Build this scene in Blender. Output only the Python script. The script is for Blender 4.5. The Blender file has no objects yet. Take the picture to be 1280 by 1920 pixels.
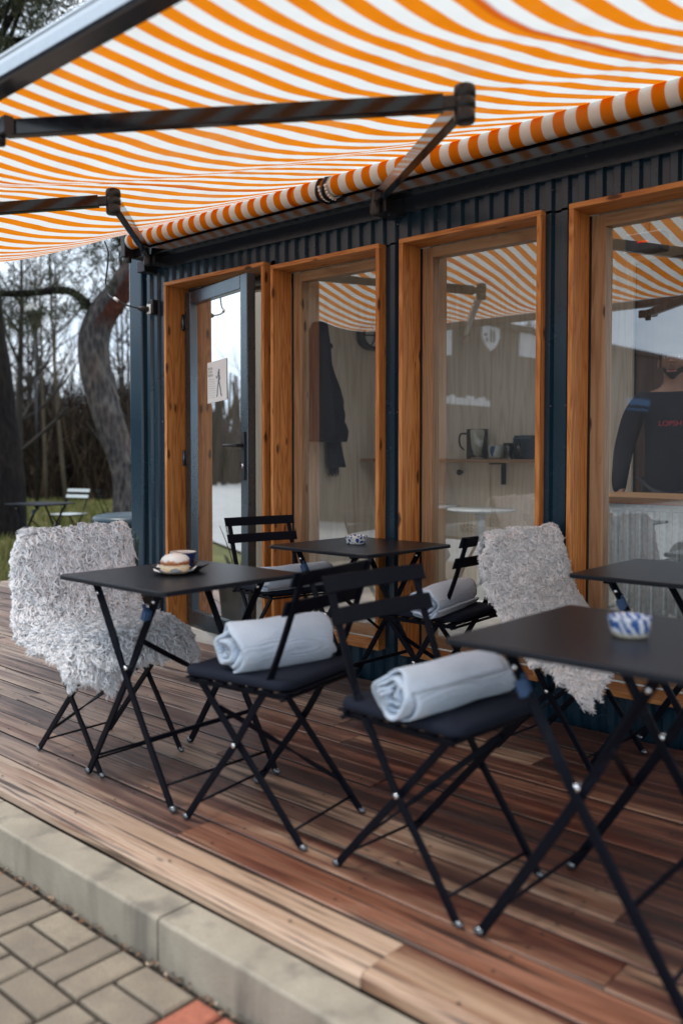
import bpy, bmesh, math, random
import numpy as np
from mathutils import Vector, Matrix, noise as mnoise

random.seed(7)
RNG = np.random.default_rng(11)
S = bpy.context.scene
COL = S.collection
PI = math.pi
R = math.radians

# ------------------------------------------------------------------ mesh builder
class MB:
    def __init__(s):
        s.v = []; s.f = []; s.m = []; s.sm = []; s.attr = {}
    def add(s, vs, fs, mi=0, smooth=False):
        b = len(s.v)
        s.v.extend([tuple(map(float, p)) for p in vs])
        for f in fs:
            s.f.append(tuple(b + i for i in f)); s.m.append(mi); s.sm.append(smooth)
        return b
    def box(s, x0, x1, y0, y1, z0, z1, mi=0):
        vs = [(x0,y0,z0),(x1,y0,z0),(x1,y1,z0),(x0,y1,z0),(x0,y0,z1),(x1,y0,z1),(x1,y1,z1),(x0,y1,z1)]
        s.add(vs, [(0,3,2,1),(4,5,6,7),(0,1,5,4),(1,2,6,5),(2,3,7,6),(3,0,4,7)], mi)
    def bar(s, pts, w, t, side, mi=0, twist=None, smooth=False, ws=None):
        """flat bar swept along pts; w along 'side' direction, t along the other."""
        pts = [Vector(p) for p in pts]; side = Vector(side).normalized()
        rings = []
        for i, p in enumerate(pts):
            d = (pts[min(i+1, len(pts)-1)] - pts[max(i-1, 0)]).normalized()
            a = (side - d*side.dot(d)).normalized(); b = d.cross(a)
            if twist:
                c, q = math.cos(twist[i]), math.sin(twist[i])
                a, b = a*c + b*q, b*c - a*q
            ww = (ws[i] if ws else 1.0)*w/2; tt = t/2; k = .72
            prof = [(-ww, -tt*k), (-ww*.86, -tt), (ww*.86, -tt), (ww, -tt*k), (ww, tt*k), (ww*.86, tt), (-ww*.86, tt), (-ww, tt*k)]
            rings.append([p + a*x + b*y for x, y in prof])
        s.loft(rings, mi, smooth)
    def loft(s, rings, mi=0, smooth=True, closed=True, caps=True):
        n = len(rings[0]); vs = [q for r in rings for q in r]; fs = []
        for i in range(len(rings)-1):
            for j in range(n if closed else n-1):
                k = (j+1) % n
                fs.append((i*n+j, i*n+k, (i+1)*n+k, (i+1)*n+j))
        if caps and closed:
            fs.append(tuple(range(n-1, -1, -1))); fs.append(tuple((len(rings)-1)*n + j for j in range(n)))
        return s.add(vs, fs, mi, smooth)
    def tube(s, pts, r, seg=8, mi=0, smooth=True):
        pts = [Vector(p) for p in pts]; n = len(pts)
        rr = r if isinstance(r, (list, tuple)) else [r]*n
        d0 = (pts[1]-pts[0]).normalized()
        a = d0.orthogonal().normalized(); rings = []
        for i, p in enumerate(pts):
            d = (pts[min(i+1, n-1)] - pts[max(i-1, 0)]).normalized()
            a = (a - d*a.dot(d)).normalized(); b = d.cross(a)
            rings.append([p + (a*math.cos(2*PI*j/seg) + b*math.sin(2*PI*j/seg))*rr[i] for j in range(seg)])
        s.loft(rings, mi, smooth)
    def lathe(s, prof, c=(0,0,0), seg=32, mi=0, smooth=True, wob=None):
        rings = []
        for i, (r, z) in enumerate(prof):
            ring = []
            for j in range(seg):
                a = 2*PI*j/seg; q = r*(wob(a, i) if wob else 1)
                ring.append((c[0]+q*math.cos(a), c[1]+q*math.sin(a), c[2]+z))
            rings.append(ring)
        s.loft(rings, mi, smooth)
    def ball(s, c, r, mi=0, seg=10, sx=1, sy=1, sz=1):
        rings = []
        for i in range(seg//2+1):
            t = PI*i/(seg//2); t = min(max(t, .05), PI-.05)
            rings.append([(c[0]+sx*r*math.sin(t)*math.cos(2*PI*j/seg), c[1]+sy*r*math.sin(t)*math.sin(2*PI*j/seg), c[2]-sz*r*math.cos(t)) for j in range(seg)])
        s.loft(rings, mi, True)
    def build(s, name, mats, parent=None, bevel=0, loc=None, rotz=None, sub=0, label=None):
        me = bpy.data.meshes.new(name)
        me.from_pydata(s.v, [], s.f)
        if not isinstance(mats, (list, tuple)): mats = [mats]
        for m in mats: me.materials.append(m)
        me.polygons.foreach_set('material_index', s.m)
        me.polygons.foreach_set('use_smooth', s.sm)
        for k, arr in s.attr.items():
            a = me.attributes.new(k, 'FLOAT', 'POINT'); a.data.foreach_set('value', np.asarray(arr, dtype=np.float32))
        me.update()
        o = bpy.data.objects.new(name, me); COL.objects.link(o)
        if parent: o.parent = parent
        if loc: o.location = loc
        if rotz is not None: o.rotation_euler.z = rotz
        if bevel:
            b = o.modifiers.new('Bevel', 'BEVEL'); b.width = bevel; b.segments = 2; b.limit_method = 'ANGLE'; b.angle_limit = R(40)
        if sub:
            q = o.modifiers.new('Sub', 'SUBSURF'); q.levels = sub; q.render_levels = sub
        if label: o['label'] = label
        return o

def tag(o, label=None, cat=None, group=None, kind=None):
    if label: o['label'] = label
    if cat: o['category'] = cat
    if group: o['group'] = group
    if kind: o['kind'] = kind
    return o
def empty(name, loc=(0,0,0), rotz=0, **k):
    o = bpy.data.objects.new(name, None); COL.objects.link(o)
    o.location = loc; o.rotation_euler.z = rotz; o.empty_display_size = .1
    return tag(o, **k)
def copy_tree(o, parent=None):
    c = o.copy(); COL.objects.link(c)
    if parent: c.parent = parent
    for ch in list(o.children): copy_tree(ch, c)
    return c
def catmull(P, n):
    P = [Vector(p) for p in P]; out = []
    for i in range(len(P)-1):
        p0 = P[max(i-1,0)]; p1 = P[i]; p2 = P[i+1]; p3 = P[min(i+2,len(P)-1)]
        for k in range(n):
            t = k/n
            out.append(.5*((2*p1)+(p2-p0)*t+(2*p0-5*p1+4*p2-p3)*t*t+(3*p1-p0-3*p2+p3)*t**3))
    out.append(P[-1]); return out

# ------------------------------------------------------------------ materials
class G:
    def __init__(s, name):
        s.m = bpy.data.materials.new(name); s.m.use_nodes = True
        s.t = s.m.node_tree; s.t.nodes.clear()
        s.out = s.t.nodes.new('ShaderNodeOutputMaterial')
    def n(s, typ, ins=None, **props):
        nd = s.t.nodes.new('ShaderNode'+typ)
        for k, v in props.items(): setattr(nd, k, v)
        for k, v in (ins or {}).items():
            sk = nd.inputs[k]
            if hasattr(v, 'is_output') or isinstance(v, bpy.types.NodeSocket): s.t.links.new(v, sk)
            elif hasattr(v, 'outputs'): s.t.links.new(v.outputs[0], sk)
            else:
                if isinstance(v, (tuple, list)) and len(v) == 3 and sk.type == 'RGBA': v = (*v, 1)
                sk.default_value = v
        return nd
    def math(s, op, a, b=0.0, c=0.0, clamp=False):
        nd = s.n('Math', {0: a, 1: b, 2: c}, operation=op); nd.use_clamp = clamp; return nd.outputs[0]
    def coord(s, scale=(1,1,1), kind='Object', loc=(0,0,0)):
        tc = s.n('TexCoord')
        return s.n('Mapping', {'Vector': tc.outputs[kind], 'Scale': scale, 'Location': loc}).outputs[0]
    def noise(s, vec, scale, detail=4, rough=.55, dist=0):
        return s.n('TexNoise', {'Vector': vec, 'Scale': scale, 'Detail': detail, 'Roughness': rough, 'Distortion': dist}).outputs[0]
    def ramp(s, fac, stops, interp='LINEAR'):
        nd = s.n('ValToRGB', {'Fac': fac}); cr = nd.color_ramp; cr.interpolation = interp
        while len(cr.elements) < len(stops): cr.elements.new(.5)
        for e, (p, c) in zip(cr.elements, stops):
            e.position = p; e.color = (*c, 1) if not isinstance(c, (int, float)) else (c, c, c, 1)
        return nd.outputs[0]
    def mix(s, fac, a, b, blend='MIX'):
        nd = s.n('Mix', data_type='RGBA', blend_type=blend)
        for i, v in ((0, fac), (6, a), (7, b)):
            if isinstance(v, bpy.types.NodeSocket): s.t.links.new(v, nd.inputs[i])
            else:
                if i and len(v) == 3: v = (*v, 1)
                nd.inputs[i].default_value = v
        return nd.outputs[2]
    def bump(s, h, strength=.3, dist=.01):
        return s.n('Bump', {'Height': h, 'Strength': strength, 'Distance': dist}).outputs[0]
    def pbr(s, col, rough=.5, metal=0, normal=None, spec=.5, **kw):
        ins = {'Base Color': col, 'Roughness': rough, 'Metallic': metal, 'Specular IOR Level': spec}
        if normal is not None: ins['Normal'] = normal
        ins.update(kw)
        p = s.n('BsdfPrincipled', ins)
        s.t.links.new(p.outputs[0], s.out.inputs[0]); return s.m

def plain(name, col, rough=.5, metal=0, var=.12, scale=30, bump=.05, spec=.5, **kw):
    g = G(name); c = g.coord()
    nz = g.noise(c, scale, 5)
    a = tuple(x*(1-var) for x in col); b = tuple(min(1, x*(1+var)) for x in col)
    return g.pbr(g.ramp(nz, [(.3, a), (.7, b)]), g.ramp(nz, [(.2, max(.02, rough-.07)), (.8, min(1, rough+.07))]), metal, g.bump(nz, bump, .004) if bump else None, spec, **kw)

def wood(name, axis, dark, mid, light, rough=.5, knots=True, gs=1.0, seed=0):
    g = G(name)
    sc = [14*gs]*3; sc[axis] = .9*gs
    c = g.coord(tuple(sc), loc=(seed, seed*1.7, seed*.6))
    rnd = g.n('NewGeometry').outputs['Random Per Island']
    off = g.n('VectorMath', {0: c, 1: g.n('CombineXYZ', {0: g.math('MULTIPLY', rnd, 17), 1: g.math('MULTIPLY', rnd, 31), 2: g.math('MULTIPLY', rnd, 23)}).outputs[0]}, operation='ADD').outputs[0]
    big = g.noise(off, 1.0, 3, .5, .8)
    rings = g.math('FRACT', g.math('MULTIPLY', big, 9.0))
    ring = g.math('ABSOLUTE', g.math('SUBTRACT', rings, .5))
    fine = g.noise(off, 7, 5, .7)
    f = g.math('ADD', g.math('MULTIPLY', ring, .7), g.math('MULTIPLY', fine, .65))
    col = g.ramp(f, [(.25, dark), (.5, mid), (.8, light)])
    tint = g.math('MULTIPLY_ADD', rnd, .3, .85)
    col = g.mix(1.0, col, g.n('CombineXYZ', {0: tint, 1: tint, 2: tint}).outputs[0], 'MULTIPLY')
    if knots:
        ks = [12]*3; ks[axis] = 4.2
        kc = g.coord(tuple(ks), loc=(seed*3+.3, seed, seed*2))
        kd = g.n('TexVoronoi', {'Vector': kc, 'Scale': 1.0, 'Randomness': 1.0}).outputs['Distance']
        kn = g.math('ADD', kd, g.math('MULTIPLY', g.noise(kc, 9, 2), .12))
        col = g.mix(g.ramp(kn, [(.15, 1), (.23, 0)]), col, tuple(x*.28 for x in dark))
    return g.pbr(col, rough, 0, g.bump(f, .25, .003), .35)

M = {}
M['black'] = plain('black_powder_coat', (.0035,.0045,.009), .44, 0, .2, 260, .12, .10)
M['top'] = plain('table_top_coat', (.0055,.0075,.0125), .34, 0, .18, 420, .10, .26)
M['pad'] = plain('seat_pad_cloth', (.007,.0105,.022), .85, 0, .25, 300, .4, .25)
M['rivet'] = plain('zinc_rivet', (.75,.76,.78), .25, 1, .05)
M['glide'] = plain('dark_steel_glide', (.16,.17,.18), .25, .8, .1)
M['blue'] = plain('blue_webbing', (.022,.06,.14), .5, 0, .2, 120)
M['cloth_white'] = None
M['arm'] = plain('anthracite_gloss', (.005,.0065,.010), .15, 0, .1, 60, .0, .5)
M['barmat'] = plain('anthracite_bar', (.02,.023,.03), .22, 0, .1, 60, .0, 1.0)
M['barsilver'] = plain('silver_bar_top', (.42,.46,.50), .22, .9, .05, 40, 0)
M['dark'] = plain('black_steel', (.012,.013,.016), .35)
M['plas_black'] = plain('black_plastic', (.010,.011,.013), .4)
M['plas_white'] = plain('white_plastic', (.72,.72,.70), .4)
M['rubber'] = plain('cable_rubber', (.012,.012,.014), .5)
M['casing_v'] = wood('larch_upright', 2, (.36,.115,.028), (.62,.245,.064), (.74,.35,.115), .5, True, 1.0, 3)
M['casing_h'] = wood('larch_crosspiece', 0, (.36,.118,.032), (.62,.25,.07), (.74,.355,.125), .5, True, 1.0, 5)
M['frame_v'] = wood('spruce_frame', 2, (.30,.16,.08), (.42,.25,.135), (.50,.32,.18), .45, True, .8, 8)
M['frame_h'] = wood('spruce_frame_rail', 0, (.30,.16,.08), (.42,.25,.135), (.50,.32,.18), .45, True, .8, 9)
M['ply'] = wood('birch_plywood', 2, (.52,.43,.33), (.64,.545,.435), (.71,.62,.51), .55, False, .35, 2)
M['brown'] = wood('brown_panel', 2, (.075,.04,.026), (.11,.062,.042), (.14,.08,.055), .5, False, .4, 4)
M['counter_top'] = wood('oak_counter', 0, (.22,.12,.06), (.34,.19,.10), (.44,.27,.15), .4, False, .8, 6)
M['floor_in'] = plain('interior_floor', (.60,.57,.52), .5, 0, .2, 4)
M['ceil'] = plain('interior_ceiling', (.50,.42,.33), .7)
M['doorframe'] = plain('grey_door_aluminium', (.105,.14,.17), .28, .8, .02, 5, 0, .9)
M['galv'] = None
M['steel_tbl'] = plain('pale_enamel', (.62,.66,.68), .35)

# corrugated sheet
g = G('blue_steel_sheet'); c = g.coord()
nz = g.noise(c, 2.2, 5, .6)
M['sheet'] = g.pbr(g.ramp(nz, [(.3, (.010,.034,.058)), (.7, (.013,.042,.070))]), g.ramp(nz, [(.3, .24), (.7, .32)]), .2, g.bump(g.noise(c, 30, 2), .03, .003), .55, **{'Coat Weight': .22, 'Coat Roughness': .16})
g = G('galvanised_sheet'); c = g.coord((1,1,1))
vor = g.n('TexVoronoi', {'Vector': c, 'Scale': 45}).outputs['Distance']
M['galv'] = g.pbr(g.ramp(vor, [(.2, (.44,.49,.52)), (.7, (.56,.61,.64))]), .34, .7)

# awning fabric : stripes follow the cloth coordinate 'su' (metres along the roller)
def awning_mat(name, trans):
    g = G(name)
    su = g.n('Attribute', attribute_name='su').outputs['Fac']
    wob = g.math('MULTIPLY', g.math('SUBTRACT', g.noise(g.coord(), 40, 2), .5), .0012)
    ph = g.math('FRACT', g.math('DIVIDE', g.math('ADD', su, wob), .0985))
    st = g.ramp(ph, [(0.0, 0), (.485, 0), (.5, 1), (.985, 1), (1.0, 0)])
    fine = g.noise(g.coord(), 8, 4)
    white = g.ramp(fine, [(.3, (.72,.725,.70)), (.7, (.77,.775,.745))])
    orange = g.ramp(fine, [(.3, (.68,.185,.005)), (.7, (.76,.225,.009))])
    col = g.mix(st, white, orange)
    for sx_ in (-1.105, -3.20, .95):      # sewn overlaps between widths of cloth
        dd = g.math('ABSOLUTE', g.math('SUBTRACT', su, sx_+4.6446))
        col = g.mix(g.ramp(g.math('MULTIPLY', dd, 20), [(.0, .62), (.20, .62), (.24, 0)]), col, (.50,.055,.008))
        col = g.mix(g.ramp(g.math('ABSOLUTE', g.math('SUBTRACT', g.math('MULTIPLY', dd, 20), .25)), [(.0, .6), (.03, 0)]), col, (.25,.03,.01))
    stn = g.ramp(g.noise(g.coord((1.2,2.2,2)), 1.6, 6, .62), [(.52, 0), (.72, .22)])
    col = g.mix(stn, col, (.42,.33,.24))
    thr = g.n('TexWave', {'Vector': g.coord(), 'Scale': 90, 'Distortion': .5}).outputs[1]
    nrm = g.bump(g.math('ADD', g.math('MULTIPLY', thr, .15), fine), .12, .004)
    d = g.n('BsdfDiffuse', {'Color': col, 'Normal': nrm})
    t = g.n('BsdfTranslucent', {'Color': col, 'Normal': nrm})
    mx = g.n('MixShader', {0: trans, 1: d.outputs[0], 2: t.outputs[0]})
    g.t.links.new(mx.outputs[0], g.out.inputs[0]); return g.m
M['awning'] = awning_mat('striped_awning_cloth', .55)
M['awnroll'] = awning_mat('striped_awning_roll', .08)

# glass
def glass(name, base, mul, tint, rough=0.0):
    g = G(name)
    fr = g.n('Fresnel', {'IOR': 1.5}).outputs[0]
    fac = g.math('MULTIPLY_ADD', fr, mul, base, clamp=True)
    tr = g.n('BsdfTransparent', {'Color': tint}); gl = g.n('BsdfGlossy', {'Color': (.95,.97,.98), 'Roughness': rough})
    mx = g.n('MixShader', {0: fac, 1: tr.outputs[0], 2: gl.outputs[0]})
    if base > .1:     # a thin film of dust and wiped smears
        sm = g.ramp(g.noise(g.coord((2,2,.7)), 3.0, 5, .6, 1.5), [(.35, .004), (.75, .028)])
        mx = g.n('MixShader', {0: sm, 1: mx.outputs[0], 2: g.n('BsdfDiffuse', {'Color': (.75,.77,.8)}).outputs[0]})
    g.t.links.new(mx.outputs[0], g.out.inputs[0]); return g.m
M['pane'] = glass('window_glass', .15, 3.5, (.985,.99,.985))
M['doorpane'] = glass('door_glass', .30, 5.0, (.9,.92,.91))
M['jug'] = glass('clear_jug_glass', .015, 1.1, (.965,.975,.965))

# deck boards
g = G('weathered_deck_boards')
geo = g.n('NewGeometry'); rnd = geo.outputs['Random Per Island']
oc = g.n('TexCoord').outputs['Object']
sep = g.n('SeparateXYZ', {0: oc})
shift = g.n('CombineXYZ', {0: g.math('MULTIPLY', rnd, 23), 1: g.math('MULTIPLY', rnd, 3), 2: g.math('MULTIPLY', rnd, 11)}).outputs[0]
def scv(v): return g.n('VectorMath', {0: g.n('VectorMath', {0: oc, 1: v}, operation='MULTIPLY').outputs[0], 1: shift}, operation='ADD').outputs[0]
grain = g.noise(scv((1.4,34,34)), 1.6, 7, .68, .6)
long_ = g.noise(scv((.75,15,15)), 1.0, 5, .62, .5)
patch = g.noise(scv((2.4,9,9)), 1.0, 4, .6, .6)
fine = g.noise(scv((9,170,170)), 1.0, 4, .7)
big = g.noise(g.n('VectorMath', {0: oc, 1: (.8,1.1,1)}, operation='MULTIPLY').outputs[0], 1.0, 3, .5, .4)
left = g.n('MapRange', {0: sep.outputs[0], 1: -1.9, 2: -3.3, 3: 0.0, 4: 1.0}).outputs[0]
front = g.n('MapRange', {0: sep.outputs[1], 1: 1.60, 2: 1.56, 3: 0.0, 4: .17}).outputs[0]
r2 = g.math('FRACT', g.math('MULTIPLY', rnd, 7.31))
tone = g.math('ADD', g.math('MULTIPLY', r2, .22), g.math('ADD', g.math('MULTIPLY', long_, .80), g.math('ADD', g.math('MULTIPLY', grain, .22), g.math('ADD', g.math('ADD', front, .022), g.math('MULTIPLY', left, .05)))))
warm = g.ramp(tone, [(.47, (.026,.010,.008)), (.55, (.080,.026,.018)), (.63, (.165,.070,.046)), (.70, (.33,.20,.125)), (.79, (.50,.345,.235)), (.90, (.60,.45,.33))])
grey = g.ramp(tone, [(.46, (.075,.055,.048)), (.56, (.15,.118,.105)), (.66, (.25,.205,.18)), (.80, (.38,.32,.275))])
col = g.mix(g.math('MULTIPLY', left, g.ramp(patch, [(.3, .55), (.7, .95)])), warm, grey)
r3 = g.math('FRACT', g.math('MULTIPLY', rnd, 13.7))
stain = g.math('ADD', g.math('MULTIPLY', r3, .5), g.math('MULTIPLY', patch, .8))
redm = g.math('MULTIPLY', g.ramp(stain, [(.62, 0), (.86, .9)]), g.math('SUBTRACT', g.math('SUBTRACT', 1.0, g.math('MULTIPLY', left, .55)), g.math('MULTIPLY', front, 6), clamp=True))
col = g.mix(redm, col, g.mix(1.0, col, (.56,.31,.25), 'MULTIPLY'))
rust = g.ramp(g.noise(scv((1.2,22,22)), 1.0, 4, .6, .4), [(.56, 0), (.68, .6)])
col = g.mix(rust, col, (.21,.085,.045))
streak = g.ramp(g.noise(scv((1.6,55,55)), 1.0, 3, .5), [(.36, .9), (.45, 0)])
col = g.mix(streak, col, (.040,.022,.017))
spots = g.n('TexVoronoi', {'Vector': g.n('VectorMath', {0: oc, 1: (5,11,11)}, operation='MULTIPLY').outputs[0], 'Scale': 1.0}).outputs['Distance']
sp = g.ramp(g.math('ADD', spots, g.math('MULTIPLY', g.noise(scv((14,30,30)), 1, 3), .3)), [(.19, .7), (.27, 0)])
col = g.mix(sp, col, (.035,.022,.018))
grit = g.ramp(g.noise(g.n('VectorMath', {0: oc, 1: (60,90,1)}, operation='MULTIPLY').outputs[0], 1.0, 3, .6), [(.66, 0), (.72, .55)])
col = g.mix(grit, col, (.05,.035,.028))
rough = g.ramp(g.math('ADD', g.math('MULTIPLY', long_, .6), g.math('MULTIPLY', big, .4)), [(.36, .30), (.62, .60)])
hgt = g.math('ADD', grain, g.math('MULTIPLY', fine, .6))
col = g.mix(1.0, col, (.83,.79,.775), 'MULTIPLY')
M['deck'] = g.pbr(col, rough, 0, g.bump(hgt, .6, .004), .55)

# concrete kerb, pavers, ground
g = G('concrete_kerb'); c = g.coord()
a = g.noise(c, 5, 6, .6); b = g.noise(c, 140, 3, .6)
st = g.noise(g.coord((6, 6, 1.2)), 1.3, 4)
col = g.ramp(a, [(.3, (.27,.24,.19)), (.7, (.42,.375,.30))])
col = g.mix(g.ramp(b, [(.4, .35), (.6, 0)]), col, (.25,.23,.19))
col = g.mix(g.ramp(st, [(.52, 0), (.68, .7)]), col, (.13,.12,.105))
M['kerb'] = g.pbr(col, .85, 0, g.bump(g.math('ADD', a, b), .35, .004), .3)
g = G('concrete_pavers'); c = g.coord(); rnd = g.n('NewGeometry').outputs['Random Per Island']
a = g.noise(c, 9, 5, .6); b = g.noise(c, 180, 2, .6)
base = g.ramp(rnd, [(0, (.21,.17,.125)), (.45, (.28,.235,.175)), (.75, (.32,.27,.20)), (1, (.26,.195,.145))])
col = g.mix(g.ramp(a, [(.4, .5), (.65, 0)]), base, (.15,.125,.105))
col = g.mix(g.ramp(b, [(.36, .5), (.5, 0)]), col, (.13,.115,.10))
M['paver'] = g.pbr(col, .85, 0, g.bump(g.math('ADD', a, g.math('MULTIPLY', b, .7)), .4, .003), .3)
M['paver_red'] = plain('red_paver', (.36,.12,.075), .85, 0, .2, 60, .3)
M['joint'] = plain('joint_sand', (.030,.021,.015), .95, 0, .4, 90, .5)
g = G('grass_ground'); c = g.coord()
a = g.noise(c, .7, 6, .65); b = g.noise(c, 9, 5, .7)
col = g.ramp(g.math('ADD', g.math('MULTIPLY', a, .6), g.math('MULTIPLY', b, .4)), [(.36, (.055,.045,.028)), (.46, (.085,.085,.03)), (.55, (.115,.125,.035)), (.68, (.19,.155,.065))])
M['ground'] = g.pbr(col, .95, 0, g.bump(b, .6, .03), .2)
M['asphalt'] = plain('pale_asphalt', (.34,.34,.335), .85, 0, .15, 3, .3)
g = G('grass_blades'); rnd = g.n('NewGeometry').outputs['Random Per Island']
M['blade'] = g.pbr(g.ramp(rnd, [(0, (.075,.095,.022)), (.5, (.12,.14,.035)), (.8, (.22,.18,.075)), (1, (.27,.21,.10))]), .8, 0, None, .2)
M['litter'] = None
g = G('dry_leaf'); rnd = g.n('NewGeometry').outputs['Random Per Island']
M['litter'] = g.pbr(g.ramp(rnd, [(0, (.05,.03,.02)), (.6, (.10,.06,.035)), (.85, (.26,.11,.045)), (1, (.42,.35,.26))]), .8)

# bark, twigs, needles
def bark(name, c1, c2, c3, mixf=.3, red=False):
    g = G(name); c = g.coord((5,5,1.6))
    a = g.noise(c, 1.6, 6, .7, .5); v = g.n('TexVoronoi', {'Vector': c, 'Scale': 3.2}).outputs['Distance']
    b = g.noise(g.coord(), .8, 4)
    col = g.ramp(g.math('ADD', g.math('MULTIPLY', a, .7), g.math('MULTIPLY', v, .4)), [(.3, c1), (.55, c2), (.8, c3)])
    col = g.mix(g.ramp(b, [(.52, 0), (.66, mixf)]), col, (.17,.10,.06))
    if red:   # one flank has shed its bark and shows red
        sp_ = g.n('SeparateXYZ', {0: g.n('TexCoord').outputs['Object']})
        X = g.math('ADD', g.math('MULTIPLY', sp_.outputs[0], .7428), g.math('MULTIPLY', sp_.outputs[1], .6696))
        ax = g.math('MULTIPLY_ADD', g.math('SUBTRACT', sp_.outputs[2], 3.57), .66, -4.21)
        e1 = g.math('ADD', g.math('SUBTRACT', X, ax), g.math('MULTIPLY', g.math('SUBTRACT', g.noise(g.coord(), 5, 4), .5), .35))
        mk = g.math('MULTIPLY', g.ramp(e1, [(.02, 0), (.07, 1)]), g.ramp(g.math('DIVIDE', sp_.outputs[2], 10), [(.325, 0), (.355, 1), (.55, 1), (.6, 0)]))
        col = g.mix(mk, col, g.ramp(a, [(.3, (.03,.014,.011)), (.6, (.095,.028,.02)), (.8, (.15,.075,.05))]))
    return g.pbr(col, .9, 0, g.bump(g.math('ADD', a, v), .9, .04), .2)
M['pine_bark'] = bark('pine_bark', (.012,.011,.013), (.066,.060,.063), (.17,.145,.13), .25, True)
M['dark_bark'] = bark('dark_pine_bark', (.004,.0035,.004), (.009,.0075,.008), (.018,.014,.012), .06)
M['bark_red'] = plain('peeling_red_bark', (.20,.06,.035), .8, 0, .5, 4, .5)
M['twig'] = plain('bare_twigs', (.028,.022,.019), .9, 0, .3, 5, 0)
M['stem'] = plain('bare_stem', (.065,.05,.03), .9, 0, .3, 5, 0)
M['thicket'] = None
g = G('brush_twigs'); rnd = g.n('NewGeometry').outputs['Random Per Island']
M['thicket'] = g.pbr(g.ramp(rnd, [(0, (.012,.009,.008)), (.6, (.035,.024,.017)), (1, (.085,.058,.038))]), .9, 0, None, .2)
g = G('pine_needles'); rnd = g.n('NewGeometry').outputs['Random Per Island']
M['needle'] = g.pbr(g.ramp(rnd, [(0, (.018,.026,.012)), (.6, (.04,.05,.022)), (1, (.085,.075,.03))]), .7, 0, None, .3)
M['sprig'] = plain('spruce_sprig', (.07,.12,.085), .7, 0, .3, 60, .2)
M['fence'] = wood('dark_fence_boards', 2, (.006,.005,.006), (.012,.0095,.011), (.022,.017,.019), .8, False, .6, 7)

# wool, fleece
def wool(name, c1, c2, c3):
    g = G(name); rnd = g.n('NewGeometry').outputs['Random Per Island']
    nz = g.noise(g.coord(), 60, 3)
    col = g.ramp(g.math('ADD', g.math('MULTIPLY', rnd, .7), g.math('MULTIPLY', nz, .3)), [(.1, c1), (.5, c2), (.9, c3)])
    p = g.n('BsdfPrincipled', {'Base Color': col, 'Roughness': .85, 'Specular IOR Level': .2, 'Sheen Weight': .35, 'Sheen Roughness': .5})
    t_ = g.n('BsdfTranslucent', {'Color': col}); mx = g.n('MixShader', {0: .12, 1: p.outputs[0], 2: t_.outputs[0]})
    g.t.links.new(mx.outputs[0], g.out.inputs[0]); return g.m
M['wool_grey'] = wool('grey_wool', (.74,.75,.79), (.82,.825,.855), (.88,.885,.90))
M['wool_white'] = wool('white_wool', (.89,.89,.90), (.93,.93,.935), (.95,.95,.95))
M['lining'] = plain('grey_suede_lining', (.27,.28,.32), .9, 0, .1, 60, .2)
g = G('pale_blue_fleece'); c = g.coord()
w = g.n('TexWave', {'Vector': c, 'Scale': 95, 'Distortion': 1.0, 'Detail': 2}).outputs[1]
nz = g.noise(c, 220, 3, .7); big = g.noise(c, 7, 4)
M['fleece'] = g.pbr(g.ramp(g.math('ADD', g.math('MULTIPLY', nz, .4), g.math('MULTIPLY', big, .6)), [(.3, (.43,.52,.64)), (.7, (.60,.68,.78))]), .92, 0, g.bump(g.math('ADD', g.math('MULTIPLY', w, .7), g.math('ADD', nz, g.math('MULTIPLY', g.noise(c, 26, 4, .6), 2.2))), .55, .004), .2, **{'Sheen Weight': .4})
# ceramics
g = G('blue_painted_ceramic'); c = g.coord()
wv = g.n('TexWave', {'Vector': c, 'Scale': 22, 'Distortion': 7, 'Detail': 1.5, 'Detail Scale': 1.4}, bands_direction='DIAGONAL').outputs[1]
sz = g.n('SeparateXYZ', {0: g.n('TexCoord').outputs['Object']}).outputs[2]
col = g.mix(g.ramp(wv, [(.42, 0), (.52, 1)]), (.045,.115,.33), (.68,.71,.77))
col = g.mix(g.ramp(g.math('ADD', sz, g.math('MULTIPLY', g.noise(c, 30, 2), .012)), [(.012, .9), (.022, 0)]), col, (.62,.55,.40))
M['ceramic'] = g.pbr(col, .25, 0, None, .6)
g = G('lattice_painted_ceramic'); c = g.coord()
vd = g.n('TexVoronoi', {'Vector': c, 'Scale': 48}, feature='DISTANCE_TO_EDGE').outputs['Distance']
col = g.mix(g.ramp(vd, [(.10, 0), (.17, 1)]), (.66,.66,.60), (.03,.07,.26))
M['lattice'] = g.pbr(col, .25, 0, None, .6)
M['navy'] = plain('navy_glaze', (.018,.035,.13), .3)
M['cream'] = plain('cream_glaze', (.66,.58,.50), .35)
M['coffee'] = plain('milky_coffee', (.55,.30,.16), .4, 0, .15, 60)
g = G('iced_bun'); c = g.coord(); nz = g.noise(c, 40, 4)
sz = g.n('SeparateXYZ', {0: g.n('TexCoord').outputs['Object']}).outputs[2]
M['bun'] = g.pbr(g.ramp(g.math('ADD', sz, g.math('MULTIPLY', g.math('SUBTRACT', nz, .5), .022)), [(.018, (.62,.46,.28)), (.030, (.78,.66,.46)), (.036, (.52,.19,.05)), (.042, (.55,.21,.06)), (.046, (.85,.80,.74))]), .55, 0, g.bump(nz, .5, .004))
M['paper'] = plain('white_paper', (.90,.90,.89), .8, 0, .02)
M['tray'] = plain('black_tray', (.010,.011,.012), .3)
M['ink'] = plain('grey_ink', (.20,.23,.25), .8)
M['ink_green'] = plain('green_grey_ink', (.22,.30,.28), .8)
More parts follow.
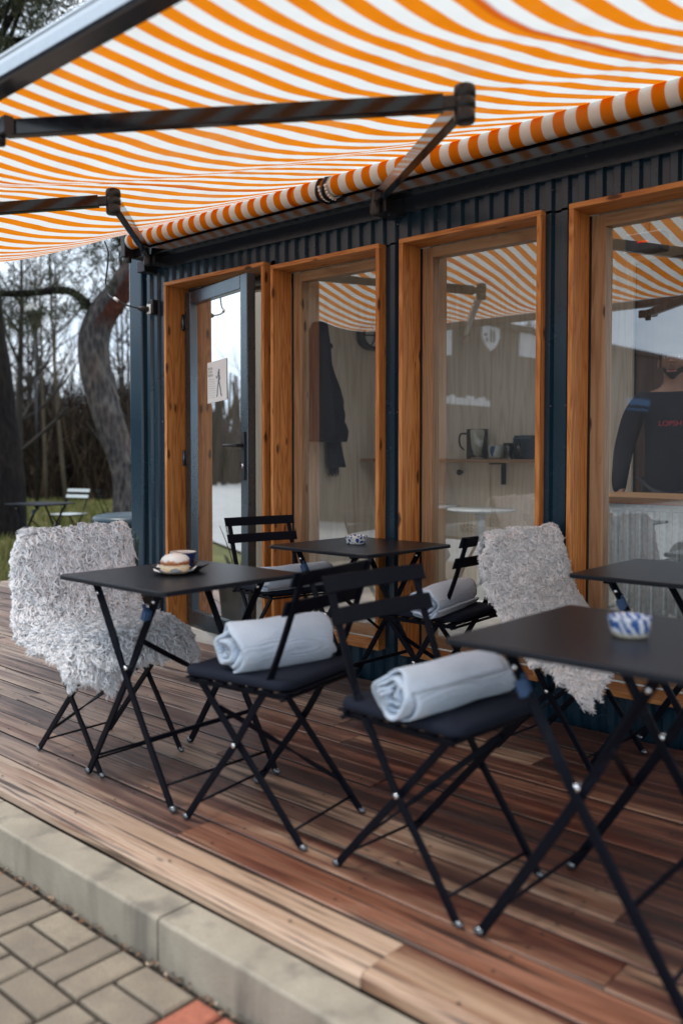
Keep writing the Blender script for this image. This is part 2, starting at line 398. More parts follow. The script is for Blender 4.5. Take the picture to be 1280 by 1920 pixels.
# people
M['skin'] = plain('skin', (.27,.14,.095), .5, 0, .12, 40, .05)
M['hair'] = plain('dark_hair', (.018,.012,.009), .6, 0, .3, 150, .3)
M['sweater'] = plain('black_sweatshirt', (.008,.009,.016), .9, 0, .25, 120, .4, .2)
M['trousers'] = plain('dark_trousers', (.015,.016,.022), .9)
M['coat'] = plain('navy_coat', (.010,.012,.020), .85, 0, .3, 30, .3, .2)
M['scarf'] = plain('grey_scarf', (.022,.028,.045), .95, 0, .4, 50, .4, .2)
M['lip'] = plain('lips', (.30,.11,.09), .5)
M['eye'] = plain('eye_white', (.7,.7,.68), .2)
M['building'] = plain('dark_render', (.016,.015,.016), .85, 0, .12, 1.2, .1)
M['sign'] = plain('white_sign', (.50,.52,.55), .6)
M['carpaint'] = plain('silver_paint', (.55,.57,.60), .25, .5, .04, 5, 0)
M['carglass'] = plain('car_window', (.02,.025,.03), .08, 0, .1, 5, 0, .8)
M['tyre'] = plain('tyre', (.02,.02,.02), .85)
M['lampglass'] = plain('opal_lamp', (.55,.55,.53), .4)
M['binplastic'] = plain('bin_plastic', (.02,.045,.065), .35)
M['bag'] = plain('bin_bag', (.03,.05,.07), .2, 0, .3, 40, .8)
def emit(name, col, st):
    g = G(name); e = g.n('Emission', {'Color': col, 'Strength': st}); g.t.links.new(e.outputs[0], g.out.inputs[0]); return g.m
M['red_led'] = emit('red_led', (1,.03,.03), .55)
M['print_red'] = plain('red_print', (.30,.008,.025), .9)
# ------------------------------------------------------------------ setting
def sheet(name, x0, x1, y0, y1, z, mat, hole=None):
    b = MB(); b.add([(x0,y0,z),(x1,y0,z),(x1,y1,z),(x0,y1,z)], [(0,1,2,3)])
    return tag(b.build(name, mat), kind='structure')
sheet('ground', -260, 260, -260, 260, -.20, M['ground'])
sheet('car_park', -70, 45, -70, -1.62, -.165, M['asphalt']); sheet('car_park', -70, -9.3, -1.62, 1.6, -.165, M['asphalt'])
sheet('paving_bed', -9, 5, -1.62, 1.42, -.163, M['joint'])

# pavers in a basket weave, each brick a block of its own shape
b = MB()
def brick(x0, y0, w, h, red):
    j = .0062; t = random.uniform(-.0015, .0015)
    x0 += j; y0 += j; x1 = x0+w-2*j; y1 = y0+h-2*j; zt = -.150+t; c = .005
    tl = [random.uniform(-.0015,.0015) for _ in range(4)]
    vs = [(x0,y0,-.17),(x1,y0,-.17),(x1,y1,-.17),(x0,y1,-.17),
          (x0,y0,zt-c),(x1,y0,zt-c),(x1,y1,zt-c),(x0,y1,zt-c),
          (x0+c,y0+c,zt+tl[0]),(x1-c,y0+c,zt+tl[1]),(x1-c,y1-c,zt+tl[2]),(x0+c,y1-c,zt+tl[3])]
    fs = []
    for q in (0,4):
        for i in range(4):
            k = (i+1) % 4; fs.append((q+i, q+k, q+4+k, q+4+i))
    fs.append((8,9,10,11)); b.add(vs, fs, 1 if red else 0)
for i in range(-24, 20):
    for j in range(0, 14):
        bx = -2.22+i*.2; by = 1.291-(j+1)*.2
        for k in range(2):
            red = bx > -1.65 and bx < -.9 and j == 0
            if (i+j) % 2 == 0: brick(bx, by+k*.1, .2, .1, red)
            else: brick(bx+k*.1, by, .1, .2, red)
tag(b.build('paving', [M['paver'], M['paver_red']]), kind='structure')

# kerb stones
b = MB()
for i in range(-8, 6):
    x0 = -1.80+i*1.0+.003; x1 = x0+.994; y0, y1 = 1.308, 1.420; n = 6; r = .010
    prof = [(y1, -.22), (y0, -.22)]
    for k in range(n+1):
        a = PI - (PI/2)*k/n
        prof.append((y0+r+r*math.cos(a), -.036-r+r*math.sin(a)))
    prof.append((y1, -.036))
    xs = [x0+(x1-x0)*q/70 for q in range(71)]
    rings = [[(x, y+.0015*mnoise.noise((x*5,y*9,z*9)), z+.0015*mnoise.noise((x*7,z*9,y*9+4))-(.004*max(0, mnoise.noise((x*13, 3.1, y*4)))+.006*max(0, mnoise.noise((x*37, 8.1, 2))-.35) if abs(y-y0) < .012 and z > -.06 else 0)) for y, z in prof] for x in xs]
    b.loft(rings, 0, False)
tag(b.build('kerb', M['kerb'], bevel=.003), kind='structure')

# deck boards
b = MB()
rows = [1.422, 1.587]
while rows[-1] < 4.75: rows.append(rows[-1]+.1355)
force = {0: [-1.23], 1: [-2.09], 4: [-3.815]}
XL, XR = -7.45, 3.0
for j in range(len(rows)-1):
    y0, y1 = rows[j]+.0043, rows[j+1]-.0043
    xr = XR if y1 < 3.46 else -4.93
    if y0 < 3.46 < y1: y1 = min(y1, 3.46)
    cuts = [XL]
    if j in force:
        f0 = force[j][0]; q = f0
        while q > XL+.5: cuts.append(q); q -= 3.2
        q = f0+2.9
        while q < xr: cuts.append(q); q += 2.9
    else:
        q = XL+random.uniform(.9, 3.4)
        while q < xr-.4: cuts.append(q); q += random.uniform(2.6, 3.9)
    cuts.append(xr); cuts = sorted(cuts)
    for a, c in zip(cuts, cuts[1:]):
        if c-a < .05: continue
        a += .0015; c -= .0015; n = max(2, int((c-a)/.22)); dz = random.uniform(-.0018, .0018); cup = random.uniform(-.001, .0012)
        ph = random.uniform(0, 50); rings = []
        for k in range(n+1):
            x = a+(c-a)*k/n; wv = .0022*mnoise.noise((x*.7, ph, 0)); e = .0012*mnoise.noise((x*1.3, ph, 7))
            ym = (y0+y1)/2; r = .0035
            prof = [(y0+e, -.028), (y0+e, -r), (y0+e+r, 0), (ym, cup), (y1+e-r, 0), (y1+e, -r), (y1+e, -.028)]
            if j == 0:   # nosing board carries fine grooves along its front
                prof = [(y0, -.034), (y0, -.012), (y0+.004, -.008), (y0+.008, -.003), (y0+.014, 0), (y0+.020, 0), (y0+.023, -.003), (y0+.026, 0), (y0+.032, 0), (y0+.035, -.003), (y0+.038, 0), (ym, cup), (y1+e-r, 0), (y1+e, -r), (y1+e, -.028)]
            rings.append([(x, y, z+dz+wv) for y, z in prof])
        n0 = len(b.f); b.loft(rings, 0, False); np_ = len(prof)
        for q in range(n0, len(b.f)):
            if (q-n0) % np_ in (0, np_-2, np_-1) and j > 0: b.m[q] = 1
for j in range(len(rows)-1):   # screw heads over the joists
    x = XL+.2
    while x < XR:
        if rows[j+1] < 3.5 or x < -4.95:
            for yy in (rows[j]+.032, rows[j+1]-.030):
                xx = x+random.uniform(-.008,.008); yy += random.uniform(-.004,.004)+(.02 if j == 0 else 0)
                b.add([(xx+.0045*math.cos(k*PI/4), yy+.0045*math.sin(k*PI/4), .0042) for k in range(8)], [tuple(range(8))], 1)
        x += .48
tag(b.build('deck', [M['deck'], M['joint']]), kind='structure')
b = MB(); b.box(XL+.02, XR-.02, 1.435, 3.40, -.20, -.040); b.box(XL+.02, -4.94, 3.402, 4.70, -.20, -.040)
tag(b.build('deck_underframe', M['joint']), kind='structure')

# fallen leaves and grit along the foot of the kerb
b = MB()
for i in range(420):
    x = random.uniform(-3.4, -.6); y = 1.304-abs(random.gauss(0, .012)); z = -.149+random.random()*.004
    s_ = random.uniform(.003, .010)*(1.7 if random.random() < .12 else .8); a = random.random()*PI
    ca, sa = math.cos(a)*s_, math.sin(a)*s_
    b.add([(x-ca,y-sa,z),(x+sa*.5,y-ca*.5,z+.003*random.random()),(x+ca,y+sa,z+.004*random.random()),(x-sa*.5,y+ca*.5,z)], [(0,1,2,3)])
tag(b.build('leaf_litter', M['litter']), 'dry leaves and grit caught along the foot of the concrete kerb', 'leaves', kind='stuff')

# ------------------------------------------------------------------ cabin
WY = 3.41
cabin = empty('cafe_cabin', (0,0,0), label='dark blue corrugated steel cafe cabin with wood framed windows beside the deck', cat='cafe cabin')
WIN = [(-3.555, -2.785), (-2.662, -1.900), (-1.773, -.20)]
WZ0, WZ1 = .150, 2.155
DX0, DX1, DZ1 = -4.510, -3.607, 2.185
b = MB()
def corr(x0, x1, z0, z1):
    P = .0765; q = []
    k0 = math.floor((x0+5)/P)-1
    xs = []
    for k in range(k0, k0+int((x1-x0)/P)+4):
        o = -5+k*P
        for dx, y in ((0, .009), (.026, .009), (.036, -.009), (.0645, -.009), (.0745, .009)): xs.append((o+dx, y))
    def yat(x):
        for (a, ya), (c, yc) in zip(xs, xs[1:]):
            if a <= x <= c: return ya+(yc-ya)*(x-a)/max(1e-6, c-a)
        return 0
    pts = [(x0, yat(x0))]+[p for p in xs if x0+1e-4 < p[0] < x1-1e-4]+[(x1, yat(x1))]
    zs = [z0, z1]
    rings = [[(x, WY+y, z) for x, y in pts] for z in zs]
    b.loft(rings, 0, False, closed=False)
corr(-4.765, DX0, -.12, 2.50)
corr(DX1, WIN[0][0], -.12, 2.19)
corr(WIN[0][1], WIN[1][0], -.12, WZ1); corr(WIN[1][1], WIN[2][0], -.12, WZ1); corr(WIN[2][1], 1.2, -.12, 2.50)
corr(DX0, DX1, DZ1-.01, 2.50); corr(DX1, WIN[2][1], WZ1-.01, 2.50)
for a, c in WIN: corr(a, c, -.12, WZ0+.01)
b.build('wall_cladding', M['sheet'], cabin)
b = MB()
for x in (-4.735, -4.66, -4.58, -3.58, -2.745, -2.70, -1.87, -1.80):
    for z in (.06, 1.33, 2.24): b.ball((x, WY-.010, z), .0045, 0, 8, 1, .6, 1)
for k in range(9): b.ball((-4.3+k*.46, WY-.010, 2.215), .004, 0, 8, 1, .6, 1)
b.build('cladding_screw', M['glide'], cabin)['kind'] = 'stuff'
b = MB(); b.box(-4.912, -4.775, 3.385, 3.60, -.16, 2.46); b.build('corner_trim', M['sheet'], cabin, bevel=.012)
b = MB(); b.box(-4.905, -4.785, 3.61, 5.85, -.16, 2.46); b.build('end_wall', M['sheet'], cabin)
HX0, HX1, HY0, HY1 = -4.70, 1.0, 3.66, 4.70      # unseen roof opening, added to let daylight into the interior
b = MB(); b.box(-4.93, 1.22, 3.43, HY0, 2.50, 2.62); b.box(-4.93, 1.22, HY1, 5.95, 2.50, 2.62); b.box(-4.93, HX0, HY0, HY1, 2.50, 2.62); b.box(HX1, 1.22, HY0, HY1, 2.50, 2.62)
b.build('roof', M['sheet'], cabin)
b = MB(); b.box(-4.90, -1.2, 5.78, 5.86, -.16, 2.49); b.build('rear_wall', M['sheet'], cabin)  # stops short: unseen openings here and at the right end, added for daylight
b = MB(); b.box(-4.78, 1.2, 3.60, 5.78, -.10, .085); b.box(-4.78, 1.2, 3.44, 3.60, -.10, .04); b.build('interior_floor', M['floor_in'], cabin)
b = MB()
b.box(-4.78, 1.2, 3.60, HY0, 2.40, 2.47); b.box(-4.78, 1.2, HY1, 5.78, 2.40, 2.47); b.box(-4.78, HX0, HY0, HY1, 2.40, 2.47); b.box(HX1, 1.2, HY0, HY1, 2.40, 2.47)
b.build('interior_ceiling', M['ceil'], cabin)
b = MB()
b.box(-4.775, -4.745, 3.60, 4.97, .085, 2.40); b.box(-4.775, -4.745, 4.974, 5.65, .085, 2.40)
b.box(-4.745, -3.60, 5.65, 5.68, .085, 2.40); b.box(-3.597, -2.51, 5.65, 5.68, .085, 2.40)
b.build('interior_panel', M['ply'], cabin)
b = MB(); b.box(-2.505, -1.25, 5.70, 5.74, .085, 2.40); b.build('dark_panel', M['brown'], cabin)

b = MB(); b.box(-4.74, 1.2, 3.606, 3.655, 2.10, 2.40)  # added board, blocks the bright roof opening from showing above the window frames
b.build('lintel_screen', M['ply'], cabin)
for a, c in ((-3.60, -3.535), (-2.81, -2.64), (-1.925, -1.75)):
    b = MB(); b.box(a, c, 3.58, 3.605, .085, 2.40); b.build('pier_lining', M['ply'], cabin)
def window(x0, x1, parent):
    o = empty('window'); o.parent = parent
    t, yF, yB = .022, 3.362, 3.505
    def bx(name, mat, *q, bev=.002):
        b = MB(); b.box(*q); return b.build(name, mat, o, bevel=bev)
    bx('casing_board', M['casing_v'], x0, x0+t, yF, yB, WZ0+t, WZ1-t); bx('casing_board', M['casing_v'], x1-t, x1, yF, yB, WZ0+t, WZ1-t)
    bx('casing_crosspiece', M['casing_h'], x0, x1, yF-.001, yB, WZ1-t, WZ1); bx('window_sill', M['casing_h'], x0, x1, yF-.001, yB, WZ0, WZ0+t)
    fw = .062; a, c, z0, z1 = x0+t+.004, x1-t-.004, WZ0+t+.004, WZ1-t-.004
    bx('frame_stile', M['frame_v'], a, a+fw, 3.515, 3.575, z0, z1); bx('frame_stile', M['frame_v'], c-fw, c, 3.515, 3.575, z0, z1)
    bx('frame_rail', M['frame_h'], a+fw, c-fw, 3.515, 3.575, z1-fw*.8, z1); bx('frame_rail', M['frame_h'], a+fw, c-fw, 3.515, 3.575, z0, z0+fw*.8)
    b = MB(); b.add([(a+fw, 3.545, z0+.04),(c-fw, 3.545, z0+.04),(c-fw, 3.545, z1-.04),(a+fw, 3.545, z1-.04)], [(0,1,2,3)])
    b.build('pane', M['pane'], o)
    bx('gap_shade_strip', M['dark'], a-.006, a+.002, 3.507, 3.56, z0, z1, bev=0)  # shade of the gap beside the frame, put in as a dark strip
for a, c in WIN: window(a, c, cabin)

# doorway
t = .022
dc = empty('door_casing'); dc.parent = cabin
b = MB(); b.box(DX0, DX0+t, 3.362, 3.53, .03, DZ1-t); b.build('casing_board', M['casing_v'], dc, bevel=.002)
b = MB(); b.box(DX1-t, DX1, 3.362, 3.53, .03, DZ1-t); b.build('casing_board', M['casing_v'], dc, bevel=.002)
b = MB(); b.box(DX0, DX1, 3.361, 3.53, DZ1-t, DZ1); b.build('casing_crosspiece', M['casing_h'], dc, bevel=.002)
b = MB(); a, c = DX0+t+.002, DX1-t-.002
b.box(a, a+.045, 3.535, 3.60, .04, DZ1-t-.003); b.box(c-.045, c, 3.535, 3.60, .04, DZ1-t-.003); b.box(a+.045, c-.045, 3.535, 3.60, DZ1-t-.048, DZ1-t-.003); b.box(a, c, 3.50, 3.60, .0, .038)
b.build('door_frame', M['doorframe'], cabin, bevel=.003)
# leaf stands ajar, swung out about 13 degrees
b = MB(); L, z0, z1, st, th = .800, .050, 2.128, .078, .055
b.box(0, st, -th, 0, z0, z1); b.box(L-st, L, -th, 0, z0, z1); b.box(st, L-st, -th, 0, z1-st, z1); b.box(st, L-st, -th, 0, z0, z0+st*1.25)
door = b.build('door', M['doorframe'], cabin, bevel=.004, loc=(a+.03, 3.545, 0), rotz=R(-13))
b = MB(); b.add([(st,-.03,z0+.09),(L-st,-.03,z0+.09),(L-st,-.03,z1-st),(st,-.03,z1-st)], [(0,1,2,3)]); b.build('door_pane', M['doorpane'], door)
b = MB(); hx = L-.037
b.box(hx-.017, hx+.017, -th-.010, -th-.0005, .98, 1.25)
b.tube([(hx,-th-.008,1.175),(hx,-th-.055,1.175),(hx-.012,-th-.062,1.175),(hx-.13,-th-.062,1.175)], .0105, 10)
b.build('handle', M['dark'], door, bevel=.002)
b = MB(); b.ball((hx, -th-.011, 1.06), .009, 0, 10, 1, .5, 1.6); b.build('keyhole', M['rivet'], door)
b = MB()
for z in (.3, 1.1, 1.95):
    b = MB(); b.tube([(-.012,-th-.006,z-.05),(-.012,-th-.006,z+.05)], .010, 8); b.build('hinge', M['doorframe'], door)
# poster on the door glass
b = MB(); px, pz = .395, 1.56
def pp(x, z, y=-.0335): return (px+x, y, pz+z)
b.add([pp(-.125,-.13),pp(.125,-.115),pp(.120,.125),pp(-.125,.115)], [(0,1,2,3)])
b.add([pp(-.125,-.13,-.0325),pp(.125,-.115,-.0325),pp(.120,.125,-.0325),pp(-.125,.115,-.0325)], [(3,2,1,0)])
poster = b.build('paper_poster', M['paper'], loc=door.location, rotz=R(-13))
tag(poster, 'white paper poster with a small grey drawing taped to the glass door', 'poster')
b = MB(); Y = -.0341
def poly(pts, mi=0): b.add([pp(x, z, Y) for x, z in pts], [tuple(range(len(pts)))], mi)
def stroke(pts, w, mi=0):
    for (x0, z0), (x1, z1) in zip(pts, pts[1:]):
        d = Vector((x1-x0, z1-z0)); n_ = Vector((-d.y, d.x)).normalized()*w/2
        poly([(x0-n_.x,z0-n_.y),(x1-n_.x,z1-n_.y),(x1+n_.x,z1+n_.y),(x0+n_.x,z0+n_.y)], mi)
stroke([(.030,.068),(.022,.045),(.034,.040)], .016); stroke([(.020,.055),(.026,.020),(.022,-.015)], .022)
stroke([(.015,.035),(-.004,.015),(-.012,.030)], .007); stroke([(.034,.030),(.042,.006)], .007)
stroke([(.018,-.012),(.006,-.050),(.004,-.086),(-.008,-.092)], .013); stroke([(.028,-.012),(.044,-.048),(.050,-.086),(.062,-.088)], .013)
b.build('drawing', M['ink'], poster)
b = MB()
for r_ in range(3):
    x = -.112
    while x < -.058:
        w = random.uniform(.006, .011); stroke([(x, .085-r_*.020),(x+.001, .070-r_*.020)], w*.7); x += w+.004
for r_ in range(9):
    x = -.108
    while x < -.03: w = random.uniform(.006,.014); stroke([(x,.012-r_*.0135),(x+w,.012-r_*.0135)], .0018); x += w+.004
b.build('lettering', M['ink_green'], poster)

# ------------------------------------------------------------------ awning
RY, RZ, RR = 3.205, 2.425, .047
FY, FZ = 1.245, 2.170
AX0, AX1 = -4.62, 2.3
awn = empty('awning', (0,0,0), label='orange and white striped folding awning stretched out over the deck', cat='awning')
nx, ny = 420, 60
def sag(x, y):
    s_ = min(max((RY-y)/(RY-FY), 0), 1)
    q = x-.80*(y-2.3)
    sb = s_**1.22; env = 4*sb*(1-sb)
    for (a, ha), (c, hc) in zip(KN, KN[1:]):
        if a <= q <= c:
            t = (q-a)/(c-a); d = ha+(hc-ha)*(3*t*t-2*t*t*t)
    wr = .0022*mnoise.noise((x*3.1+y*2.2, y*9-x*2, 1.7))+.0012*mnoise.noise((x*9, y*14, 5))
    wv = wr*1.6+.0030*math.sin(q*7.3+1.3*math.sin(y*1.7))+.0016*math.sin(q*19+y*1.2+2)
    return -env*d-(env**.7)*wv
KN = [(-7,.20),(-4.4,.19),(-3.15,.05),(-2.55,.125),(-1.70,.095),(-1.25,.105),(-.60,.145),(.1,.14),(.6,.12),(1.3,.16),(5,.15)]
b = MB(); su = []; sm_ = []; vs = []
SEAMS = [-1.10, -3.20, .95]
for j in range(ny+1):
    s_ = j/ny; y = RY+(FY-RY)*s_; zl = RZ+RR+(FZ-RZ-RR)*s_
    for i in range(nx+1):
        x = AX0+(AX1-AX0)*i/nx
        vs.append((x, y, zl+sag(x, y))); su.append(x+4.62+.0985*.25); sm_.append(min([abs(x-q)/.012 for q in SEAMS]))
W_ = nx+1
fs = [(j*W_+i, j*W_+i+1, (j+1)*W_+i+1, (j+1)*W_+i) for j in range(ny) for i in range(nx)]
b.add(vs, fs, 0, True); b.attr = {'su': su, 'seam': sm_}
b.build('fabric', M['awning'], awn)
b = MB(); su = []; rings = []
for i in range(161):
    x = AX0+(AX1-AX0)*i/160
    rings.append([(x, RY+RR*math.cos(2*PI*k/20), RZ+RR*math.sin(2*PI*k/20)) for k in range(20)]); su += [x+4.62+.0985*.25]*20
b.loft(rings, 0, True); b.attr = {'su': su, 'seam': [9]*len(su)}
b.build('fabric_roll', M['awnroll'], awn)
b = MB(); b.box(AX0-.02, AX1, 3.225, 3.310, 2.325, 2.372); b.box(AX0-.02, AX1, 3.262, 3.330, 2.373, 2.50)
b.build('torsion_bar', M['arm'], awn, bevel=.004)
b = MB(); b.box(AX0+.1, AX1, 3.380, 3.399, 2.280, 2.40)
b.build('flashing_strip', M['barmat'], awn)
# front bar : rounded profile with grooves
prof = [(-.030,-.042),(.026,-.042),(.030,-.036),(.030,.000),(.026,.006),(.020,.030),(.010,.042),(-.004,.048),(-.006,.045),(-.009,.045),(-.011,.047),(-.024,.040),(-.034,.026),(-.036,.022),(-.034,.019),(-.037,.014),(-.040,0),(-.040,-.030),(-.036,-.040)]
b = MB(); b.loft([[(x, FY-.032+p, FZ-.006+q) for p, q in prof] for x in (-4.68, AX1+.05)], 0, False)
for i, f in enumerate(b.f):
    if len(f) == 4 and (sum(b.v[k][2] for k in f)/4 > FZ+.006 or (sum(b.v[k][1] for k in f)/4 < FY-.063 and sum(b.v[k][2] for k in f)/4 > FZ-.038)): b.m[i] = 1
b.build('front_bar', [M['barmat'], M['barsilver']], awn)
def awn_arm(sh, el, fr, side):
    sh, el, fr = Vector(sh), Vector(el), Vector(fr)
    up = Vector((0,0,1))
    b = MB(); d = (el-sh).normalized()
    b.bar([sh+d*.05, el-d*.05], .056, .036, up)
    u = b.build('arm', M['arm'], awn)
    d2 = (fr-el).normalized()
    b = MB(); b.bar([el+d2*.06, fr-d2*.02], .048, .036, up); b.build('forearm', M['arm'], u)
    b = MB()
    b.lathe([(.0001,-.058),(.026,-.058),(.030,-.052),(.030,-.024),(.027,-.022),(.027,-.018),(.031,-.016),(.031,.006),(.028,.008),(.028,.012),(.031,.014),(.031,.036),(.028,.044),(.020,.048),(.0001,.049)], el, 20)
    b.bar([el-d*.0, el-d*.09], .040, .030, up); b.bar([el, el+d2*.09], .036, .030, up)
    b.build('elbow', M['dark'], u)
    b = MB(); b.box(sh.x-.05, sh.x+.05, 3.25, 3.395, sh.z-.06, sh.z+.035); b.lathe([(.0001,-.075),(.022,-.075),(.026,-.06),(.026,.03),(.0001,.03)], sh, 14)
    b.ball((sh.x+.03, 3.30, sh.z-.065), .009, 0, 8); b.ball((sh.x-.03, 3.26, sh.z-.065), .009, 0, 8)
    b.build('wall_bracket', M['dark'], u, bevel=.004)
    b = MB(); b.bar([fr+Vector((-.06,0,-.0)), fr+Vector((.06,0,-.0))], .05, .03, up); b.lathe([(.0001,-.045),(.018,-.045),(.02,-.03),(.02,.02),(.0001,.02)], fr, 12)
    b.build('bar_joint', M['dark'], u)
awn_arm((-2.70, 3.24, 2.325), (-1.430, 2.10, 2.112), (-2.48, 1.270, 2.068), 1)
awn_arm((-4.50, 3.24, 2.345), (-3.225, 2.15, 2.190), (-3.95, 1.270, 2.06), 1)
awn_arm((1.5, 3.24, 2.325), (.45, 2.10, 2.112), (1.35, 1.270, 2.068), 1)
for dx in (-.03, .012):   # beaded loops round the roll
    b = MB(); pts = [(-2.97+dx+.02*math.sin(a), RY+(RR+.010)*math.cos(a), RZ+(RR+.010)*math.sin(a)) for a in [2*PI*k/24 for k in range(25)]]
    b.tube(pts, .008, 6); o = b.build('roll_support', M['dark'], awn)
    b = MB()
    for k in range(11):
        a = PI+.15+k*.27; b.ball((-2.97+dx+.016, RY+(RR+.012)*math.cos(a), RZ+(RR+.012)*math.sin(a)), .0085, 0, 8)
    b.build('bead_ring', M['plas_white'], o)
b = MB(); b.box(-4.665, -4.625, 3.16, 3.40, 2.33, 2.47); b.lathe([(.0001,-.02),(.02,-.02),(.02,.02),(.0001,.02)], (-4.645, 3.20, 2.32), 12); b.box(-4.70,-4.62,3.30,3.40,2.26,2.33)
b.build('end_bracket', M['dark'], awn, bevel=.004)
b = MB(); b.tube([(-4.70, 3.18, 2.40),(-4.705,3.175,2.34),(-4.70,3.175,2.29),(-4.685,3.175,2.29),(-4.682,3.175,2.35),(-4.69,3.18,2.40)], .005, 6); b.build('crank_loop', M['dark'], awn)

# outdoor socket with its cable
sk = MB(); sk.box(-4.668, -4.615, 3.355, 3.40, 2.005, 2.095)
sock = tag(sk.build('power_socket', M['plas_black'], bevel=.006), 'black outdoor power socket with white plate on the blue corrugated wall', 'socket')
b = MB(); b.box(-4.672, -4.6685, 3.356, 3.398, 2.004, 2.075); b.box(-4.668, -4.630, 3.350, 3.3545, 2.006, 2.066); b.build('cover_plate', M['plas_white'], sock, bevel=.001)
b = MB(); b.tube([(-4.655,3.353,2.035),(-4.675,3.315,2.037),(-4.69,3.30,2.038)], [.017,.017,.010], 10); pl = tag(b.build('power_plug', M['rubber']), 'black plug pushed into the outdoor socket', 'plug')
P = catmull([(-4.90,3.20,2.47),(-4.862,3.2,2.40),(-4.872,3.2,2.30),(-4.892,3.2,2.21),(-4.86,3.2,2.13),(-4.79,3.2,2.095),(-4.74,3.24,2.06),(-4.69,3.30,2.040)], 8)
b = MB(); b.tube(P, .0055, 8); cab = tag(b.build('power_cable', M['rubber']), 'thin black cable hanging from the awning corner to the wall socket', 'cable')
b = MB(); b.tube([P[39]+Vector((0,0,.004)), P[43]], .010, 8); b.build('cable_tag', M['plas_white'], cab)
# ------------------------------------------------------------------ bistro furniture
def make_chair(frame_mat, seat_mat, pad=True):
    root = empty('bistro_chair')
    for sgn in (-1, 1):
        y = .176*sgn; y2 = .158*sgn
        P = catmull([(.207,y,.012),(.12,y,.133),(.018,y,.268),(-.055,y,.385),(-.100,y,.452),(-.135,y,.53),(-.178,y,.64),(-.232,y,.797)], 4)
        n = len(P); tw = [0]*n
        for i, p in enumerate(P):
            if p.z > .40: tw[i] = min(1, (p.z-.40)/.14)*PI/2*.9
        b = MB(); b.bar(P, .021, .010, (1,0,1), 0, tw); l = b.build('leg', frame_mat, root)
        b = MB(); b.ball((.213,y,.011), .0125, 0, 10, 1.1, .8, .85); b.build('glide', M['glide'], l)
        b = MB(); b.lathe([(.0001,-.006),(.0065,-.006),(.0075,-.002),(.0075,.002),(.0065,.006),(.0001,.006)], (0,0,0), 12)
        rv = b.build('rivet', M['rivet'], l, loc=(.018, y+.003*sgn, .268)); rv.rotation_euler.x = PI/2
        P2 = [(-.212,y2,.012),(-.10,y2,.138),(.018,y2,.268),(.10,y2,.362),(.170,y2,.442)]
        b = MB(); b.bar(P2, .021, .010, (1,0,-1)); l = b.build('leg', frame_mat, root)
        b = MB(); b.ball((-.218,y2,.011), .0125, 0, 10, 1.1, .8, .85); b.build('glide', M['glide'], l)
    b = MB(); b.tube([(-.180,-.158,.050),(-.180,.158,.050)], .0042, 8); b.build('foot_rod', frame_mat, root)
    b = MB(); b.tube([(.172,-.176,.060),(.172,.176,.060)], .0042, 8); b.build('foot_rod', frame_mat, root)
    def rl(t, y): return Vector((-.212+.382*t, y, .012+.430*t))
    P = [rl(.20,-.15), rl(.34,-.08), rl(.5,-.005), rl(.68,.08), rl(.82,.15)]
    b = MB(); b.bar(catmull(P, 3), .018, .006, (1,0,1), 0, [PI/2*min(1,max(0,(i-3)/4)) for i in range(13)]); b.build('cross_brace', frame_mat, root)
    b = MB()
    b.bar([(-.175,-.172,.436),(.195,-.172,.440)], .016, .008, (0,0,1)); b.bar([(-.175,.172,.436),(.195,.172,.440)], .016, .008, (0,0,1))
    b.tube([(-.165,-.190,.432),(-.165,.190,.432)], .006, 8); b.tube([(.185,-.175,.436),(.185,.175,.436)], .005, 8)
    b.build('seat_frame', frame_mat, root)
    b = MB()
    for k in range(7):
        x = -.165+k*.058; b.box(x-.018, x+.018, -.19, .19, .446, .452)
    b.build('seat', seat_mat, root, bevel=.002)
    if pad:
        b = MB(); n = 14; rings = []
        def outline(s_, z):
            out = []
            for (cx, cy, a0) in ((.165,.150,0),(-.150,.155,90),(-.150,-.155,180),(.165,-.150,270)):
                for k in range(7):
                    a = R(a0+15*k); q = .040*s_
                    out.append((cx*s_+q*math.cos(a)+.01, cy*s_+q*math.sin(a), z+.003*mnoise.noise((cx*s_*20+k, cy*9, z*40))))
            return out
        for s_, z in ((.90,.453),(.985,.456),(1.0,.463),(1.0,.471),(.985,.479),(.93,.4835),(.7,.486),(.35,.487),(.02,.487)): rings.append(outline(s_, z))
        b.loft(rings, 0, True); b.build('seat_pad', M['pad'], root)
    for z0 in (.757, .673):
        xs = -.232+.36*(.797-z0-.02) if False else None
        b = MB(); rings = []
        for k in range(9):
            y = -.205+.41*k/8; bow = -.010*(1-(2*k/8-1)**2)
            ring = []
            for z, t in ((0,-.0035),(.003,-.005),(.041,-.005),(.044,-.0035),(.044,.0025),(.041,.004),(.003,.004),(0,.0025)):
                zz = z0+z; xc = -.178-.344*(zz-.64)
                ring.append((xc+.010+t+bow, y, zz))
            rings.append(ring)
        b.loft(rings, 0, False); b.build('backrest_slat', seat_mat, root, bevel=.0015)
    return root
def place(o, loc, deg, label, group='folding bistro chairs on the deck'):
    o.location = loc; o.rotation_euler.z = R(deg); tag(o, label, 'chair', group); return o
chair0 = make_chair(M['black'], M['black'])
C3 = place(chair0, (-1.378, 1.905, 0), -3, 'black folding chair at the front right, a tightly rolled pale blanket on its seat')
C2 = place(copy_tree(chair0), (-1.975, 1.885, 0), 189, 'black folding chair facing the cup and bun, fat blanket roll on its seat')
C4 = place(copy_tree(chair0), (-3.20, 3.10, 0), -13, 'black folding chair beside the glass door, its backrest in front of the door handle')
C5 = place(copy_tree(chair0), (-2.195, 3.065, 0), 184, 'black folding chair between two windows, just behind the shaggy white throw')
bare = make_chair(M['black'], M['black'], False)
C1 = place(bare, (-2.870, 1.868, 0), 2, 'black folding chair buried under the wide grey shaggy throw')
